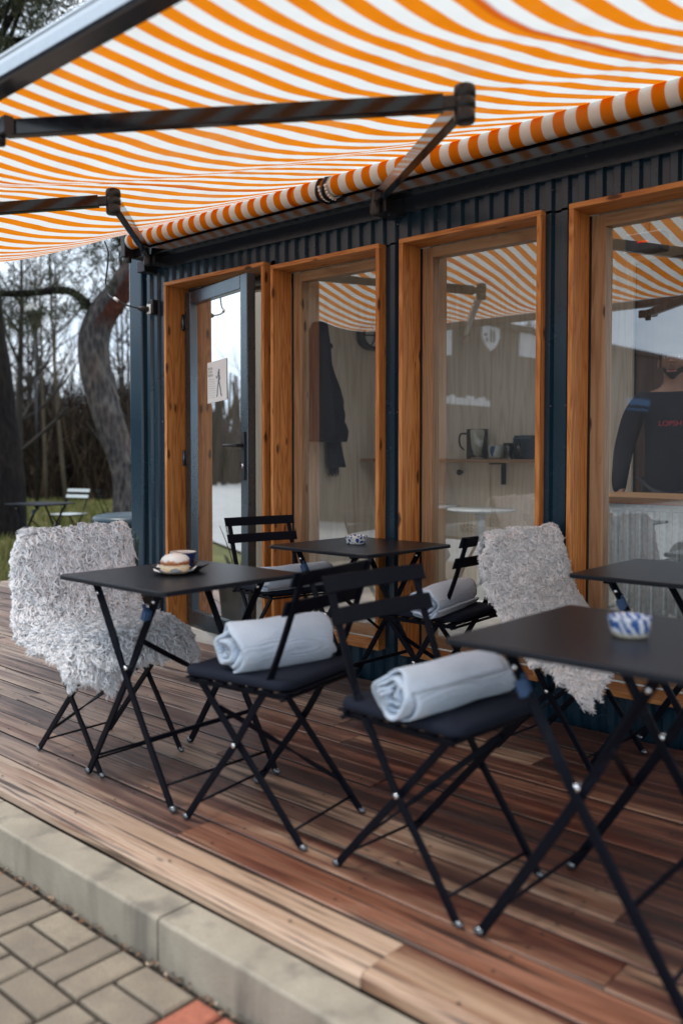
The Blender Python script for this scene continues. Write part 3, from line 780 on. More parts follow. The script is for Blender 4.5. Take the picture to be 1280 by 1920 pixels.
C6 = place(copy_tree(bare), (-1.580, 3.035, 0), -4, 'black folding chair under the curly white throw by the big window')
M['pale'] = plain('pale_paint', (.52,.56,.57), .5)
C7 = place(make_chair(M['black'], M['pale'], False), (-11.45, 6.83, -.19), 287, 'folding chair with pale grey slats standing on the grass', 'chairs out on the grass')
C8 = place(copy_tree(bare), (-10.93, 7.25, -.19), 70, 'dark folding chair on the grass half hidden by the cabin corner', 'chairs out on the grass')

def make_table(S_=.60, H=.71):
    root = empty('bistro_table')
    h = S_/2
    b = MB(); r = .02; prof = []
    def outl(q, z): return [(sx*(h-q) , sy*(h-q), z) for sx, sy in ((1,1),(-1,1),(-1,-1),(1,-1))]
    def rounded(q, z):
        out = []
        for sx, sy, a0 in ((1,1,0),(-1,1,90),(-1,-1,180),(1,-1,270)):
            for k in range(5):
                a = R(a0+22.5*k); out.append((sx*(h-r)+(r-q)*math.cos(a), sy*(h-r)+(r-q)*math.sin(a), z))
        return out
    b.loft([rounded(.004, H-.016), rounded(0, H-.015), rounded(0, H-.004), rounded(.0015, H-.001), rounded(.004, H)], 0, False)
    b.build('tabletop', M['top'], root)
    for sgn in (-1, 1):
        y = .225*sgn
        for kind in (0, 1):
            yy = y+(.006 if kind else -.006)
            m = -1 if kind else 1
            # kind 0 : foot on the right, top on the left ; kind 1 : mirrored
            P = catmull([(m*.245, yy, .012), (m*.10, yy, .235), (m*-.015, yy, .420), (m*-.085, yy, .545), (m*-.150, yy, .655), (m*-.175, yy, .694)], 3)
            tw = [0 if p.z < .44 else min(1, (p.z-.44)/.1)*.9 for p in P]
            b = MB(); b.bar(P, .024, .011, (1,0,m*.8), 0, tw); l = b.build('leg', M['black'], root)
            b = MB(); b.ball((m*.250, yy, .012), .0145, 0, 10, 1.1, .85, .85); b.build('glide', M['glide'], l)
            if kind == 0:
                b = MB(); b.lathe([(.0001,-.011),(.008,-.011),(.0095,-.005),(.0095,.005),(.008,.011),(.0001,.011)], (0,0,0), 12)
                rv = b.build('rivet', M['rivet'], l, loc=(-.002, y, .418)); rv.rotation_euler.x = PI/2
            b = MB(); b.ball((m*-.150, yy-.008, .655), .0075, 0, 8, 1, .7, 1); b.build('bolt', M['rivet'], l)
    for x_ in (.205, -.205):
        b = MB(); b.tube([(x_,-.225,.075),(x_,.225,.075)], .0048, 8); b.build('foot_rod', M['black'], root)
    for x_, z_ in ((.125,.205),):
        b = MB(); b.bar([(x_,-.225,z_),(x_,.225,z_)], .015, .007, (0,0,1)); b.build('cross_bar', M['black'], root)
    b = MB(); Q = [(.075,-.22,.52),(.03,-.11,.46),(-.005,0,.40),(-.04,.11,.34),(-.075,.22,.28)]
    b.bar(catmull(Q,3), .018, .006, (0,0,1), 0, [PI/2*min(1,max(0,(i-4)/5)) for i in range(13)]); b.build('cross_brace', M['black'], root)
    for x_ in (-.175, .175):
        b = MB(); b.box(x_-.015,x_+.015,-.25,.25,H-.030,H-.016); b.build('top_rail', M['black'], root)
    return root
def strap(root, m):
    b = MB(); d = Vector((m*-.052,0,.112)).normalized()
    p = Vector((m*-.128,-.236,.615))
    b.bar([p-d*.016, p+d*.016], .030, .018, (1,0,0)); b.bar([p-d*.022+Vector((0,-.010,0)), p+d*.014+Vector((0,-.011,0))], .022, .006, (1,0,0)); b.bar([p+d*.022+Vector((m*.012,-.006,0)), p+d*.036+Vector((m*.020,-.008,0))], .014, .004, (0,1,0))
    b.build('strap_buckle', M['blue'], root, bevel=.002)
def place_t(o, loc, deg, label, group='square bistro tables on the deck'):
    o.location = loc; o.rotation_euler.z = R(deg); tag(o, label, 'table', group); return o
table0 = make_table()
T1 = place_t(table0, (-2.478, 1.913, 0), 0, 'black square bistro table carrying the blue cup and iced bun')
T3 = place_t(copy_tree(table0), (-2.655, 3.075, 0), -1, 'black square bistro table against the cabin with a small lattice ashtray')
T4 = place_t(copy_tree(table0), (-.872, 1.945, 0), 0, 'black square bistro table at the front right with a blue and white ashtray')
T5 = place_t(copy_tree(table0), (-1.185, 3.125, 0), 1, 'empty black square bistro table under the large right window')
T6 = place_t(copy_tree(table0), (-10.02, 5.60, -.19), 14, 'black bistro table standing out on the grass beyond the deck', 'tables out on the grass')
strap(T1, -1); strap(T3, 1); strap(T3, -1); strap(T4, 1); strap(T5, 1); strap(T6, -1)

# ------------------------------------------------------------------ woolly throws
def throw_mesh(name, path, half, shift, tips, droop, lock_len, lock_r, spacing, mat, lie, seed, n_curl, camp):
    rng = np.random.default_rng(seed)
    P = catmull(path, 6); na = len(P); nb = 29
    xs = np.array([p.x for p in P]); zs = np.array([p.z for p in P])
    s_ = np.concatenate([[0], np.cumsum(np.hypot(np.diff(xs), np.diff(zs)))]); s_ /= s_[-1]
    hw = np.interp(s_, [q[0] for q in half], [q[1] for q in half]); sh = np.interp(s_, [q[0] for q in shift], [q[1] for q in shift])
    X = np.zeros((na, nb)); Y = X.copy(); Z = X.copy()
    for i in range(na):
        for j in range(nb):
            t = 2*j/(nb-1)-1
            wv = 1+.05*mnoise.noise((s_[i]*6+seed, t*.5, 1.3))
            y = sh[i]+t*hw[i]*wv
            z = zs[i]; x = xs[i]
            over = max(0, abs(y)-.20)
            flat = 1 if abs(zs[i]-.49) < .06 and s_[i] > .45 else 0
            fl = max(0.0, min(1.0, (s_[i]-.55)/.15))
            z -= fl*(over*droop+over*over*1.2)
            if over > 0 and fl < 1: x += (1-fl)*(-.35*over)
            e = max(0, (s_[i]-.72)/.28)
            z -= tips(e, t)
            x += .012*mnoise.noise((s_[i]*7, t*2+seed, 3)); z += .012*mnoise.noise((s_[i]*6, t*2.2+seed, 8))
            X[i,j], Y[i,j], Z[i,j] = x, y, z
    Pt = np.stack([X, Y, Z], -1)
    da = np.gradient(Pt, axis=0); db = np.gradient(Pt, axis=1)
    N = np.cross(da, db); N /= np.linalg.norm(N, axis=-1, keepdims=True)
    b = MB(); th = .007
    top = Pt; bot = Pt-N*th
    vs = list(map(tuple, top.reshape(-1,3)))+list(map(tuple, bot.reshape(-1,3))); fs = []; o = na*nb
    for i in range(na-1):
        for j in range(nb-1):
            q = ((i+1)*nb+j, (i+1)*nb+j+1, i*nb+j+1, i*nb+j); fs.append(q)
    b.add(vs, fs, 0, True)
    nf = [tuple(o+k for k in reversed(q)) for q in fs]
    rim = []
    loop = [(0,j) for j in range(nb-1)]+[(i,nb-1) for i in range(na-1)]+[(na-1,j) for j in range(nb-1,0,-1)]+[(i,0) for i in range(na-1,0,-1)]
    for k in range(len(loop)):
        a = loop[k][0]*nb+loop[k][1]; c = loop[(k+1)%len(loop)]; c = c[0]*nb+c[1]; rim.append((c, a, o+a, o+c))
    for q in nf: b.f.append(q); b.m.append(1); b.sm.append(True)
    for q in rim: b.f.append(q); b.m.append(0); b.sm.append(False)
    # locks
    A = np.linalg.norm(np.cross(da, db), axis=-1); area = A.sum(); cnt = int(area/(spacing**2))
    pr = (A/area).ravel(); idx = rng.choice(na*nb, cnt, p=pr)
    fi = np.clip(idx//nb+rng.random(cnt)-.5, 0, na-1.001); fj = np.clip(idx % nb+rng.random(cnt)-.5, 0, nb-1.001)
    # extra locks along the rim
    ne = int(cnt*.10); e = rng.integers(0, len(loop), ne)
    ef = np.array([loop[k][0] for k in e], float)+rng.random(ne)*.6-.3; ej = np.array([loop[k][1] for k in e], float)+rng.random(ne)*.6-.3
    fi = np.concatenate([fi, np.clip(ef,0,na-1.001)]); fj = np.concatenate([fj, np.clip(ej,0,nb-1.001)]); cnt = len(fi)
    i0 = fi.astype(int); j0 = fj.astype(int); u = (fi-i0)[:,None]; w = (fj-j0)[:,None]
    def lerp(Fd): return (Fd[i0,j0]*(1-u)*(1-w)+Fd[i0+1,j0]*u*(1-w)+Fd[i0,j0+1]*(1-u)*w+Fd[i0+1,j0+1]*u*w)
    p0 = lerp(Pt); nn = lerp(N); nn /= np.linalg.norm(nn, axis=-1, keepdims=True)
    tdir = lerp(da); tdir /= np.linalg.norm(tdir, axis=-1, keepdims=True)
    rnd = rng.normal(size=(cnt,3))
    # clumping : neighbouring locks share a lean
    cl = np.array([[mnoise.noise((p[0]*44+seed, p[1]*44, p[2]*44)), mnoise.noise((p[0]*44, p[1]*44+50, p[2]*44)), mnoise.noise((p[0]*44, p[1]*44, p[2]*44+90))] for p in p0])
    g_ = np.array([0,0,-1.0]); down = g_-nn*(nn@g_)[:,None]
    d = nn*(.75)+down*lie+rnd*.16+cl*1.5
    d /= np.linalg.norm(d, axis=-1, keepdims=True)
    L = lock_len*(.7+.45*rng.random(cnt)+.5*cl[:,0])[:,None]; r0 = lock_r*(.75+.5*rng.random(cnt))[:,None]
    side = np.cross(d, nn)+.01; side /= np.linalg.norm(side, axis=-1, keepdims=True)
    rings = []; prof = [(0,.75),(.28,1.0),(.58,.95),(.84,.6),(1.0,.18)]
    phs = rng.random(cnt)*6.28
    for t, k in prof:
        bend = (down*.55-nn*.30)*(t**2)[...,None] if hasattr(t,'shape') else (down*.55-nn*.30)*(t**2)
        curl = side*(np.sin(phs+t*n_curl)[:,None]-np.sin(phs)[:,None])*camp + np.cross(side, d)*(np.cos(phs+t*n_curl)[:,None]-np.cos(phs)[:,None])*camp*.7
        c = p0+L*(d*t+bend+curl)
        for q in range(5):
            a = 2*PI*q/5
            rings.append(c+r0*k*(side*math.cos(a)+np.cross(side, d)*math.sin(a)))
    V = np.stack(rings, 1)   # cnt, 25, 3
    base = len(b.v); b.v.extend(map(tuple, V.reshape(-1,3).tolist()))
    loc = []
    for k in range(len(prof)-1):
        for q in range(5): loc.append((k*5+q, k*5+(q+1)%5, (k+1)*5+(q+1)%5, (k+1)*5+q))
    loc.append((20,21,22,23,24))
    for m_ in range(cnt):
        o2 = base+m_*25
        b.f.extend([tuple(o2+x for x in q) for q in loc])
    b.m.extend([0]*(cnt*len(loc))); b.sm.extend([True]*(cnt*len(loc)))
    return b
tb = throw_mesh('throw', [(-.285,0,.56),(-.285,0,.64),(-.280,0,.73),(-.270,0,.80),(-.240,0,.832),(-.212,0,.805),(-.19,0,.72),(-.155,0,.62),(-.120,0,.545),(-.06,0,.502),(.04,0,.494),(.13,0,.488),(.205,0,.474),(.245,0,.445),(.262,0,.405)],
    [(0,.17),(.2,.20),(.30,.24),(.36,.26),(.52,.26),(.68,.275),(.9,.275),(1,.27)], [(0,.09),(.2,.06),(.34,.010),(.52,-.005),(.68,-.055),(1,-.06)], lambda e, t: e*e*(.075*math.exp(-((t+.45)/.25)**2)+.06*max(0,t-.6)/.4), .10, .029, .0041, .0060, M['wool_grey'], .7, 3, 8.0, .28)
th1 = tag(tb.build('shaggy_throw', [M['wool_grey'], M['lining']], loc=C1.location, rotz=R(2)), 'wide grey shaggy sheepskin throw draped over the left chair, two pointed corners hanging', 'throw', 'shaggy throws on the chairs')
tb = throw_mesh('throw', [(-.292,0,.64),(-.292,0,.70),(-.290,0,.755),(-.280,0,.795),(-.246,0,.820),(-.208,0,.808),(-.185,0,.74),(-.165,0,.65),(-.130,0,.55),(-.07,0,.502),(.04,0,.492),(.14,0,.486),(.215,0,.468),(.255,0,.440),(.272,0,.412)],
    [(0,.20),(.18,.22),(.30,.265),(.36,.285),(.55,.285),(.75,.285),(.9,.285),(1,.28)], [(0,.06),(.18,.05),(.34,.0),(.55,.05),(.75,-.03),(1,-.05)], lambda e, t: e*e*.02*abs(t)**2, .70, .022, .0039, .0056, M['wool_white'], .2, 9, 10.0, .42)
th2 = tag(tb.build('shaggy_throw', [M['wool_white'], M['lining']], loc=C6.location, rotz=R(-4)), 'curly white shaggy throw folded over the chair by the big window, grey lining showing', 'throw', 'shaggy throws on the chairs')

# ------------------------------------------------------------------ rolled blankets
def roll(name, loc, deg, L, rad, turns, seed, label, tilt=0):
    b = MB(); nl, nt = 26, 44
    tot = turns*2*PI; nn = int(nt*turns); th = (rad-.012)/turns*.88
    pitch = (rad-.012)/turns
    def pt(i, j, out):
        a = tot*i/nn; r = .012+pitch*a/(2*PI)
        y = -L/2+L*j/nl
        e = abs(2*j/nl-1)
        outer = i/nn
        r *= 1+.10*mnoise.noise((math.cos(a)*1.1+seed, math.sin(a)*1.1, y*6))*outer+.038*mnoise.noise((math.cos(a)*2.6, math.sin(a)*2.6+seed, y*13))
        r += .007*mnoise.noise((a*1.1, seed, 2.0))*(e**5)*2*min(1, a/3)
        r += (th*.86/2 if out else -th*.86/2)*(1-.35*e**14)
        x = r*math.cos(a+.6+seed); z = r*math.sin(a+.6+seed)
        if z < -rad*.72: z = -rad*.72+(z+rad*.72)*.25
        yy = y+.022*mnoise.noise((a*.6+seed, 3.3, j*.03))*(e**3)*2
        x *= 1.06
        return (x, yy, z)
    V = {}
    for i in range(nn+1):
        for j in range(nl+1):
            V[(i,j,0)] = len(b.v); b.v.append(pt(i,j,True)); V[(i,j,1)] = len(b.v); b.v.append(pt(i,j,False))
    def f(*q): b.f.append(tuple(V[k] for k in q)); b.m.append(0); b.sm.append(True)
    for i in range(nn):
        for j in range(nl):
            f((i,j,0),(i+1,j,0),(i+1,j+1,0),(i,j+1,0)); f((i,j+1,1),(i+1,j+1,1),(i+1,j,1),(i,j,1))
        for j in (0, nl):
            q = [(i,j,1),(i+1,j,1),(i+1,j,0),(i,j,0)]
            f(*(q if j == 0 else q[::-1]))
    for i in (0, nn):
        for j in range(nl):
            q = [(i,j,0),(i,j+1,0),(i,j+1,1),(i,j,1)]; f(*(q if i == nn else q[::-1]))
    o = b.build(name, M['fleece'], loc=loc, rotz=R(deg))
    return tag(o, label, 'blanket', 'rolled blankets on the seats')
roll('blanket_roll', (-1.322, 1.865, .487+.049), -6, .40, .068, 3.8, 1.0, 'pale blue blanket rolled tight on the front right chair seat, its spiral end showing')
roll('blanket_roll', (-1.965, 1.885, .487+.058), 168, .35, .080, 3.2, 2.3, 'fat pale blanket roll on the seat beside the cup and bun table')
roll('blanket_roll', (-2.115, 2.975, .487+.050), 12, .42, .068, 3.2, 4.1, 'pale grey blanket roll with crumpled end, on the chair behind the white throw')
roll('blanket_roll', (-3.02, 3.02, .487+.047), -8, .40, .064, 2.8, 5.7, 'pale blanket roll lying on the chair beside the glass door')
# ------------------------------------------------------------------ tableware
def ashtray(loc, mat, r, h, label, seed):
    b = MB(); seg = 36
    def w(a, i): return 1+.035*math.sin(a*9+seed)*(.4+.6*min(1, i/3))+.02*math.sin(a*4+i+seed)
    prof = [(.0001,0),(r*.80,0),(r*.86,.004),(r*.93,h*.35),(r*.98,h*.75),(r*1.02,h*.96),(r*.99,h),(r*.93,h*.985),(r*.86,h*.7),(r*.80,h*.35),(r*.5,h*.22),(.0001,h*.2)]
    b.lathe(prof, (0,0,0), seg, 0, True, w)
    return tag(b.build('ashtray', mat, loc=loc), label, 'ashtray', 'painted ceramic ashtrays')
ashtray((-.862, 1.945, .711), M['ceramic'], .047, .046, 'hand made blue and white ceramic ashtray on the front right table', 0.5)
ashtray((-2.690, 3.085, .711), M['lattice'], .050, .040, 'small dark blue ashtray with a white lattice on the table by the cabin', 2.2)
b = MB()
def oval(w, l, z, sk=.0):
    out = []
    for k in range(8):
        a = 2*PI*k/8+PI/8; out.append((w*math.copysign(abs(math.cos(a))**.85, math.cos(a)), l*math.copysign(abs(math.sin(a))**.85, math.sin(a)), z))
    return out
b.loft([oval(.050,.068,0), oval(.054,.073,.002), oval(.078,.108,.024), oval(.075,.104,.0245), oval(.050,.068,.006), oval(.01,.01,.005)], 0, False)
TX, TY, TZ = -2.518, 1.940, .711
tray = tag(b.build('serving_tray', M['tray'], loc=(TX,TY,TZ), rotz=R(-6), bevel=.002), 'small black boat shaped tray holding the cup and the iced bun', 'tray')
b = MB(); rr = [(.0001,.006),(.030,.006),(.034,.010),(.041,.036),(.0465,.060),(.0475,.063),(.0445,.063),(.042,.0562),(.0001,.0562)]
b.lathe(rr, (0,0,0), 28); cup = tag(b.build('coffee_cup', M['navy'], loc=(-2.560, 1.986, TZ)), 'dark blue cup of milky coffee behind the iced bun', 'cup')
b = MB(); b.lathe([(.0475,.063),(.0465,.0645),(.044,.063),(.042,.0565)], (0,0,0), 28); b.build('rim', M['cream'], cup)
b = MB(); b.lathe([(.0001,.0592),(.0435,.0592),(.0435,.0580),(.0001,.0580)], (0,0,0), 28); b.build('coffee', M['coffee'], cup)
b = MB()
prof = [(.0001,.008),(.042,.008),(.049,.016),(.050,.028),(.047,.037),(.049,.041),(.046,.050),(.036,.059),(.018,.064),(.0001,.065)]
b.lathe(prof, (0,0,0), 30, 0, True, lambda a, i: 1+.05*math.sin(a*3+i*.7)+.03*math.sin(a*7+i))
def coil(r, z): return [(r*(1+.12*(k/40))*math.cos(.3*k), r*(1+.12*(k/40))*math.sin(.3*k), z+.001*math.sin(k)) for k in range(24)]
bun = tag(b.build('iced_bun', M['bun'], loc=(-2.476, 1.886, TZ-.004)), 'cinnamon bun with white icing on the black tray', 'bun'); bun.scale = (1,1,1.18)
b = MB(); b.tube(coil(.046,.038), .0035, 6); b.build('cinnamon_layer', plain('cinnamon', (.30,.085,.02), .5), bun)
b = MB()
def fold(cx, cy, a, s1, h):
    c, q = math.cos(a), math.sin(a)
    def T(x, y, z): return (cx+c*x-q*y, cy+q*x+c*y, z)
    b.add([T(-s1,0,.010),T(s1,0,.010),T(s1*.8,.020,h*.8),T(0,.026,h),T(-s1*.75,.022,h*.7)], [(0,1,2,3,4)], 0, False)
    b.add([T(-s1,-.001,.010),T(s1,-.001,.010),T(s1*.8,.0195,h*.8),T(0,.0255,h),T(-s1*.75,.0215,h*.7)], [(4,3,2,1,0)], 0, False)
for a in range(8): fold(.049*math.cos(a*.8-2.2), .049*math.sin(a*.8-2.2), a*.8-2.2-PI/2, .022, .022+.010*((a*37)%5)/5)
tag(b.build('paper_napkin', M['paper'], loc=(-2.476, 1.886, TZ)), 'crumpled white paper under the iced bun', 'napkin')

# potted conifer sprigs by the corner
b = MB(); b.lathe([(.0001,0),(.10,0),(.125,.26),(.135,.26),(.135,.29),(.118,.29),(.11,.25),(.0001,.25)], (0,0,0), 24)
pot = tag(b.build('potted_conifer', plain('dark_pot', (.03,.03,.03), .6), loc=(-4.56, 3.18, .002)), 'potted spruce sprigs beside the cabin corner', 'plant')
b = MB(); b2 = MB()
for k in range(11):
    a = random.random()*2*PI; lean = random.uniform(.10,.34); hgt = random.uniform(.18,.42)
    if k == 0: a, lean, hgt = 2.6, .10, .40
    if k == 1: a, lean, hgt = .1, .26, .24
    P = catmull([(0,0,.24),(lean*.4*math.cos(a),lean*.4*math.sin(a),.24+hgt*.55),(lean*math.cos(a),lean*math.sin(a),.24+hgt)], 5)
    b2.tube(P, [.005-.003*i/10 for i in range(11)], 5)
    if k > 7: continue
    for i in range(260):
        t = random.uniform(.25,1); q = P[min(10,int(t*10))]; th_ = random.random()*2*PI
        d = (P[10]-P[5]).normalized(); n1 = d.orthogonal().normalized(); n2 = d.cross(n1)
        v = (n1*math.cos(th_)+n2*math.sin(th_)+d*.9).normalized()*random.uniform(.018,.030)
        o_ = n2*.0014 if random.random()<.5 else n1*.0014
        q = q+d*random.uniform(-.02,.02)
        b.add([q-o_, q+o_, q+v], [(0,1,2)])
b.build('needles', M['sprig'], pot); b2.build('stem', M['twig'], pot)
# waste bin beyond the corner
b = MB(); b.lathe([(.0001,0),(.24,0),(.27,.56),(.285,.57),(.285,.60),(.0001,.60)], (0,0,0), 28)
bin_ = tag(b.build('waste_bin', M['binplastic'], loc=(-5.34, 3.70, .002)), 'round blue plastic waste bin with a black bag, behind the cabin corner', 'bin')
b = MB(); b.lathe([(.272,.50),(.292,.515),(.297,.55),(.30,.585),(.29,.60),(.25,.602),(.0001,.602)], (0,0,0), 40, 0, True, lambda a, i: 1+.02*math.sin(a*11+i*2)); b.build('bin_liner', M['bag'], bin_)
b = MB(); b.lathe([(.0001,.70),(.20,.698),(.27,.685),(.285,.665),(.285,.625),(.275,.62),(.0001,.62)], (0,0,0), 32); b.build('lid', M['binplastic'], bin_)
# ------------------------------------------------------------------ inside the cabin
b = MB(); b.box(-4.72, -2.70, 5.46, 5.649, 1.062, 1.088)
shelf = tag(b.build('wall_shelf', M['counter_top'], bevel=.003), 'long wooden wall shelf on black brackets inside the cabin', 'shelf')
for x in (-3.48, -2.76, -4.4):
    b = MB(); b.box(x-.018, x+.018, 5.47, 5.646, 1.050, 1.061); b.box(x-.018, x+.018, 5.634, 5.647, .90, 1.050); b.build('shelf_bracket', M['dark'], shelf, bevel=.001)
b = MB(); b.lathe([(.0001,.0),(.078,.0),(.080,.004),(.080,.215),(.082,.22),(.079,.22),(.077,.21),(.077,.006),(.0001,.006)], (0,0,0), 28)
jug = tag(b.build('glass_carafe', M['jug'], loc=(-3.655, 5.555, 1.089)), 'straight glass carafe with a dark handle on the wall shelf', 'carafe')
b = MB(); b.tube(catmull([(-.060,-.04,.185),(-.11,-.05,.185),(-.125,-.05,.15),(-.118,-.05,.10),(-.085,-.045,.068)], 5), .0075, 8); b.build('handle', M['plas_black'], jug)
b = MB(); b.lathe([(.0001,0),(.040,0),(.052,.018),(.054,.05),(.055,.098),(.051,.098),(.048,.02),(.0001,.014)], (0,0,0), 26)
mug = tag(b.build('stoneware_cup', plain('pale_stoneware', (.50,.52,.48), .4), loc=(-3.49, 5.55, 1.089)), 'pale stoneware cup with a blue diamond on the wall shelf', 'cup', None)
b = MB(); rings = [[(.0562*math.sin(a_), -.0562*math.cos(a_), z) for a_ in (c_-w_, c_, c_+w_)] for z, c_, w_ in ((.020,.05,.08),(.050,.0,.30),(.075,.08,.36),(.094,.16,.30))]
b.loft(rings, 0, True, closed=False); b.build('diamond', M['blue'], mug)
b = MB(); b.lathe([(.0001,.0),(.032,.0),(.036,.115),(.0345,.115),(.031,.006),(.0001,.006)], (0,0,0), 22)
for x, n_ in ((-3.375, 'drinking glass beside the dark canister on the wall shelf'), (-3.285, 'drinking glass in front of the dark canister on the wall shelf')):
    o = tag(b.build('drinking_glass', M['jug'], loc=(x, 5.53, 1.089)), n_, 'glass', 'drinking glasses on the shelf')
b = MB(); b.box(-.075,.075,-.05,.05,0,.155); b.box(-.07,.07,-.045,.045,.155,.170)
tag(b.build('canister', plain('teal_canister', (.012,.035,.055), .3), loc=(-3.27, 5.59, 1.089), bevel=.012), 'dark blue square canister at the end of the wall shelf', 'canister')
def knob(loc, axis, label):
    b = MB()
    if axis == 'y': b.tube([(0,0,0),(0,-.02,0)], .011, 10); b.tube([(0,-.018,0),(0,-.045,0)], [.017,.022], 12)
    else: b.tube([(0,0,0),(.02,0,0)], .011, 10); b.tube([(.018,0,0),(.045,0,0)], [.017,.022], 12)
    tag(b.build('coat_peg', M['plas_black'], loc=loc), label, 'peg', 'black coat pegs')
knob((-3.85, 5.648, .985), 'y', 'black coat peg on the plywood below the wall shelf')
knob((-4.743, 5.09, 1.965), 'x', 'black coat peg on the plywood between the coat and the round lamp')
knob((-4.743, 4.93, 2.10), 'x', 'black coat peg that holds the dark coat')
b = MB(); rings = []
for (x, ry, rz) in ((0,.155,.10),(.012,.165,.11),(.05,.16,.105),(.062,.145,.09)):
    rings.append([(x, ry*math.copysign(abs(math.cos(2*PI*k/32))**.8, math.cos(2*PI*k/32)), rz*math.copysign(abs(math.sin(2*PI*k/32))**.8, math.sin(2*PI*k/32))) for k in range(32)])
b.loft(rings, 0, True)
lamp = tag(b.build('bulkhead_lamp', M['plas_black'], loc=(-4.743, 5.60, 2.085)), 'black oval bulkhead lamp with a caged glass on the plywood', 'wall lamp')
b = MB(); b.ball((.06,0,0), .10, 0, 20, .35, 1.25, .8); b.build('lamp_glass', M['lampglass'], lamp)
b = MB()
for y in (-.05,.05): b.tube([(.06,y,-.085),(.098,y,-.04),(.105,y,0),(.098,y,.04),(.06,y,.085)], .006, 6)
b.tube([(.06,-.14,0),(.10,-.07,0),(.108,0,0),(.10,.07,0),(.06,.14,0)], .006, 6); b.build('cage', M['plas_black'], lamp)
# coat and scarf on the end wall
def garment(name, spec, mat, thick, seed, label, cat, tone):
    b = MB(); rings = []
    for i in range(33):
        t = i/32; z = spec[0][0]+(spec[-1][0]-spec[0][0])*t
        zz = [q[0] for q in spec][::-1]
        y0 = float(np.interp(z, zz, [q[1] for q in spec][::-1])); y1 = float(np.interp(z, zz, [q[2] for q in spec][::-1]))
        ring = []; n = 28
        for k in range(n):
            a = 2*PI*k/n; y = (y0+y1)/2+(y1-y0)/2*math.cos(a)
            fold_ = 1+.35*math.sin(y*tone+1.2*math.sin(z*5+seed))+.2*mnoise.noise((y*14,z*4,seed))
            ring.append((.012+thick*(.55+.45*t)*(.5+.5*math.sin(a))*fold_ + .004*math.sin(a), y, z))
        rings.append(ring)
    b.loft(rings, 0, True)
    return tag(b.build(name, mat, loc=(-4.745,0,0)), label, cat)
garment('hanging_coat', [(2.13,4.90,4.98),(2.05,4.84,5.00),(1.98,4.78,5.04),(1.72,4.72,5.10),(1.45,4.70,5.18),(1.30,4.70,5.21),(1.22,4.71,5.19)], M['coat'], .16, 2.2, 'dark navy coat hanging on the plywood inside the first window', 'coat', 46)
sc = garment('hanging_scarf', [(1.38,5.06,5.17),(1.20,5.05,5.17),(1.02,5.05,5.18)], M['scarf'], .11, 5.1, 'dark fringed scarf hanging below the navy coat', 'scarf', 60)
b = MB()
for k in range(16): y = 5.055+.0078*k; b.bar([(.05,y,1.03),(.052,y+.003*math.sin(k),.995),(.05,y+.005*math.sin(k*2),.955+.01*math.sin(k*5))], .006, .004, (0,1,0))
b.build('fringe', M['scarf'], sc)
# round pedestal tables
def ped(loc, label):
    b = MB(); b.lathe([(.0001,.635),(.20,.635),(.235,.642),(.238,.650),(.235,.656),(.0001,.656)], (0,0,0), 48)
    o = tag(b.build('pedestal_table', M['steel_tbl'], loc=loc), label, 'table', 'round tables inside the cabin')
    b = MB(); b.lathe([(.0001,.012),(.026,.012),(.026,.59),(.036,.60),(.036,.634),(.0001,.634)], (0,0,0), 20); b.build('column', M['steel_tbl'], o)
    b = MB(); b.lathe([(.0001,0),(.19,0),(.19,.006),(.05,.016),(.0001,.016)], (0,0,0), 36); b.build('base_plate', M['steel_tbl'], o)
ped((-3.42, 5.25, .086), 'round pale pedestal table standing below the wall shelf'); ped((-3.99, 5.40, .086), 'round pale pedestal table partly cut by the window frame')
# counter
cx0, cy0, cz = -2.26, 4.40, .905
b = MB(); b.box(cx0-.02, 1.3, cy0-.03, cy0+.55, cz-.035, cz)
ctr = tag(b.build('service_counter', M['counter_top'], bevel=.003), 'cafe counter with wooden top and galvanised corrugated front', 'counter')
b = MB(); pts = []; x = cx0
while x < 1.28:
    for dx, dy in ((0,0),(.010,0),(.022,-.016),(.040,-.016),(.052,0)): pts.append((x+dx, cy0+dy))
    x += .064
b.loft([[(x, y, z) for x, y in pts] for z in (.09, cz-.07)], 0, False, closed=False); b.build('counter_front', M['galv'], ctr)
b = MB(); b.box(cx0, 1.3, cy0-.022, cy0-.003, cz-.068, cz-.036); b.box(cx0-.012, cx0, cy0-.02, cy0+.5, .09, cz-.036); b.build('steel_edge', M['galv'], ctr)
b = MB()
for k in range(90): x = cx0+.02+k*.030; b.box(x, x+.005, cy0-.031, cy0-.0305, cz-.033, cz-.029)
o = b.build('light_strip', M['red_led'], ctr); o['kind'] = 'stuff'
b = MB(); b.box(-.10,.10,-.05,.05,0,.10)
dv = tag(b.build('display_box', M['plas_black'], loc=(-1.95, 4.55, 2.18), bevel=.008), 'small black box with a red lit bar high inside the right window', 'display')
b = MB(); b.box(-.03,.03,-.053,-.051,.045,.055); b.build('lit_bar', M['red_led'], dv)
b = MB(); b.box(-.012,.012,-.012,.012,.10,.22); b.build('ceiling_rod', M['plas_black'], dv)

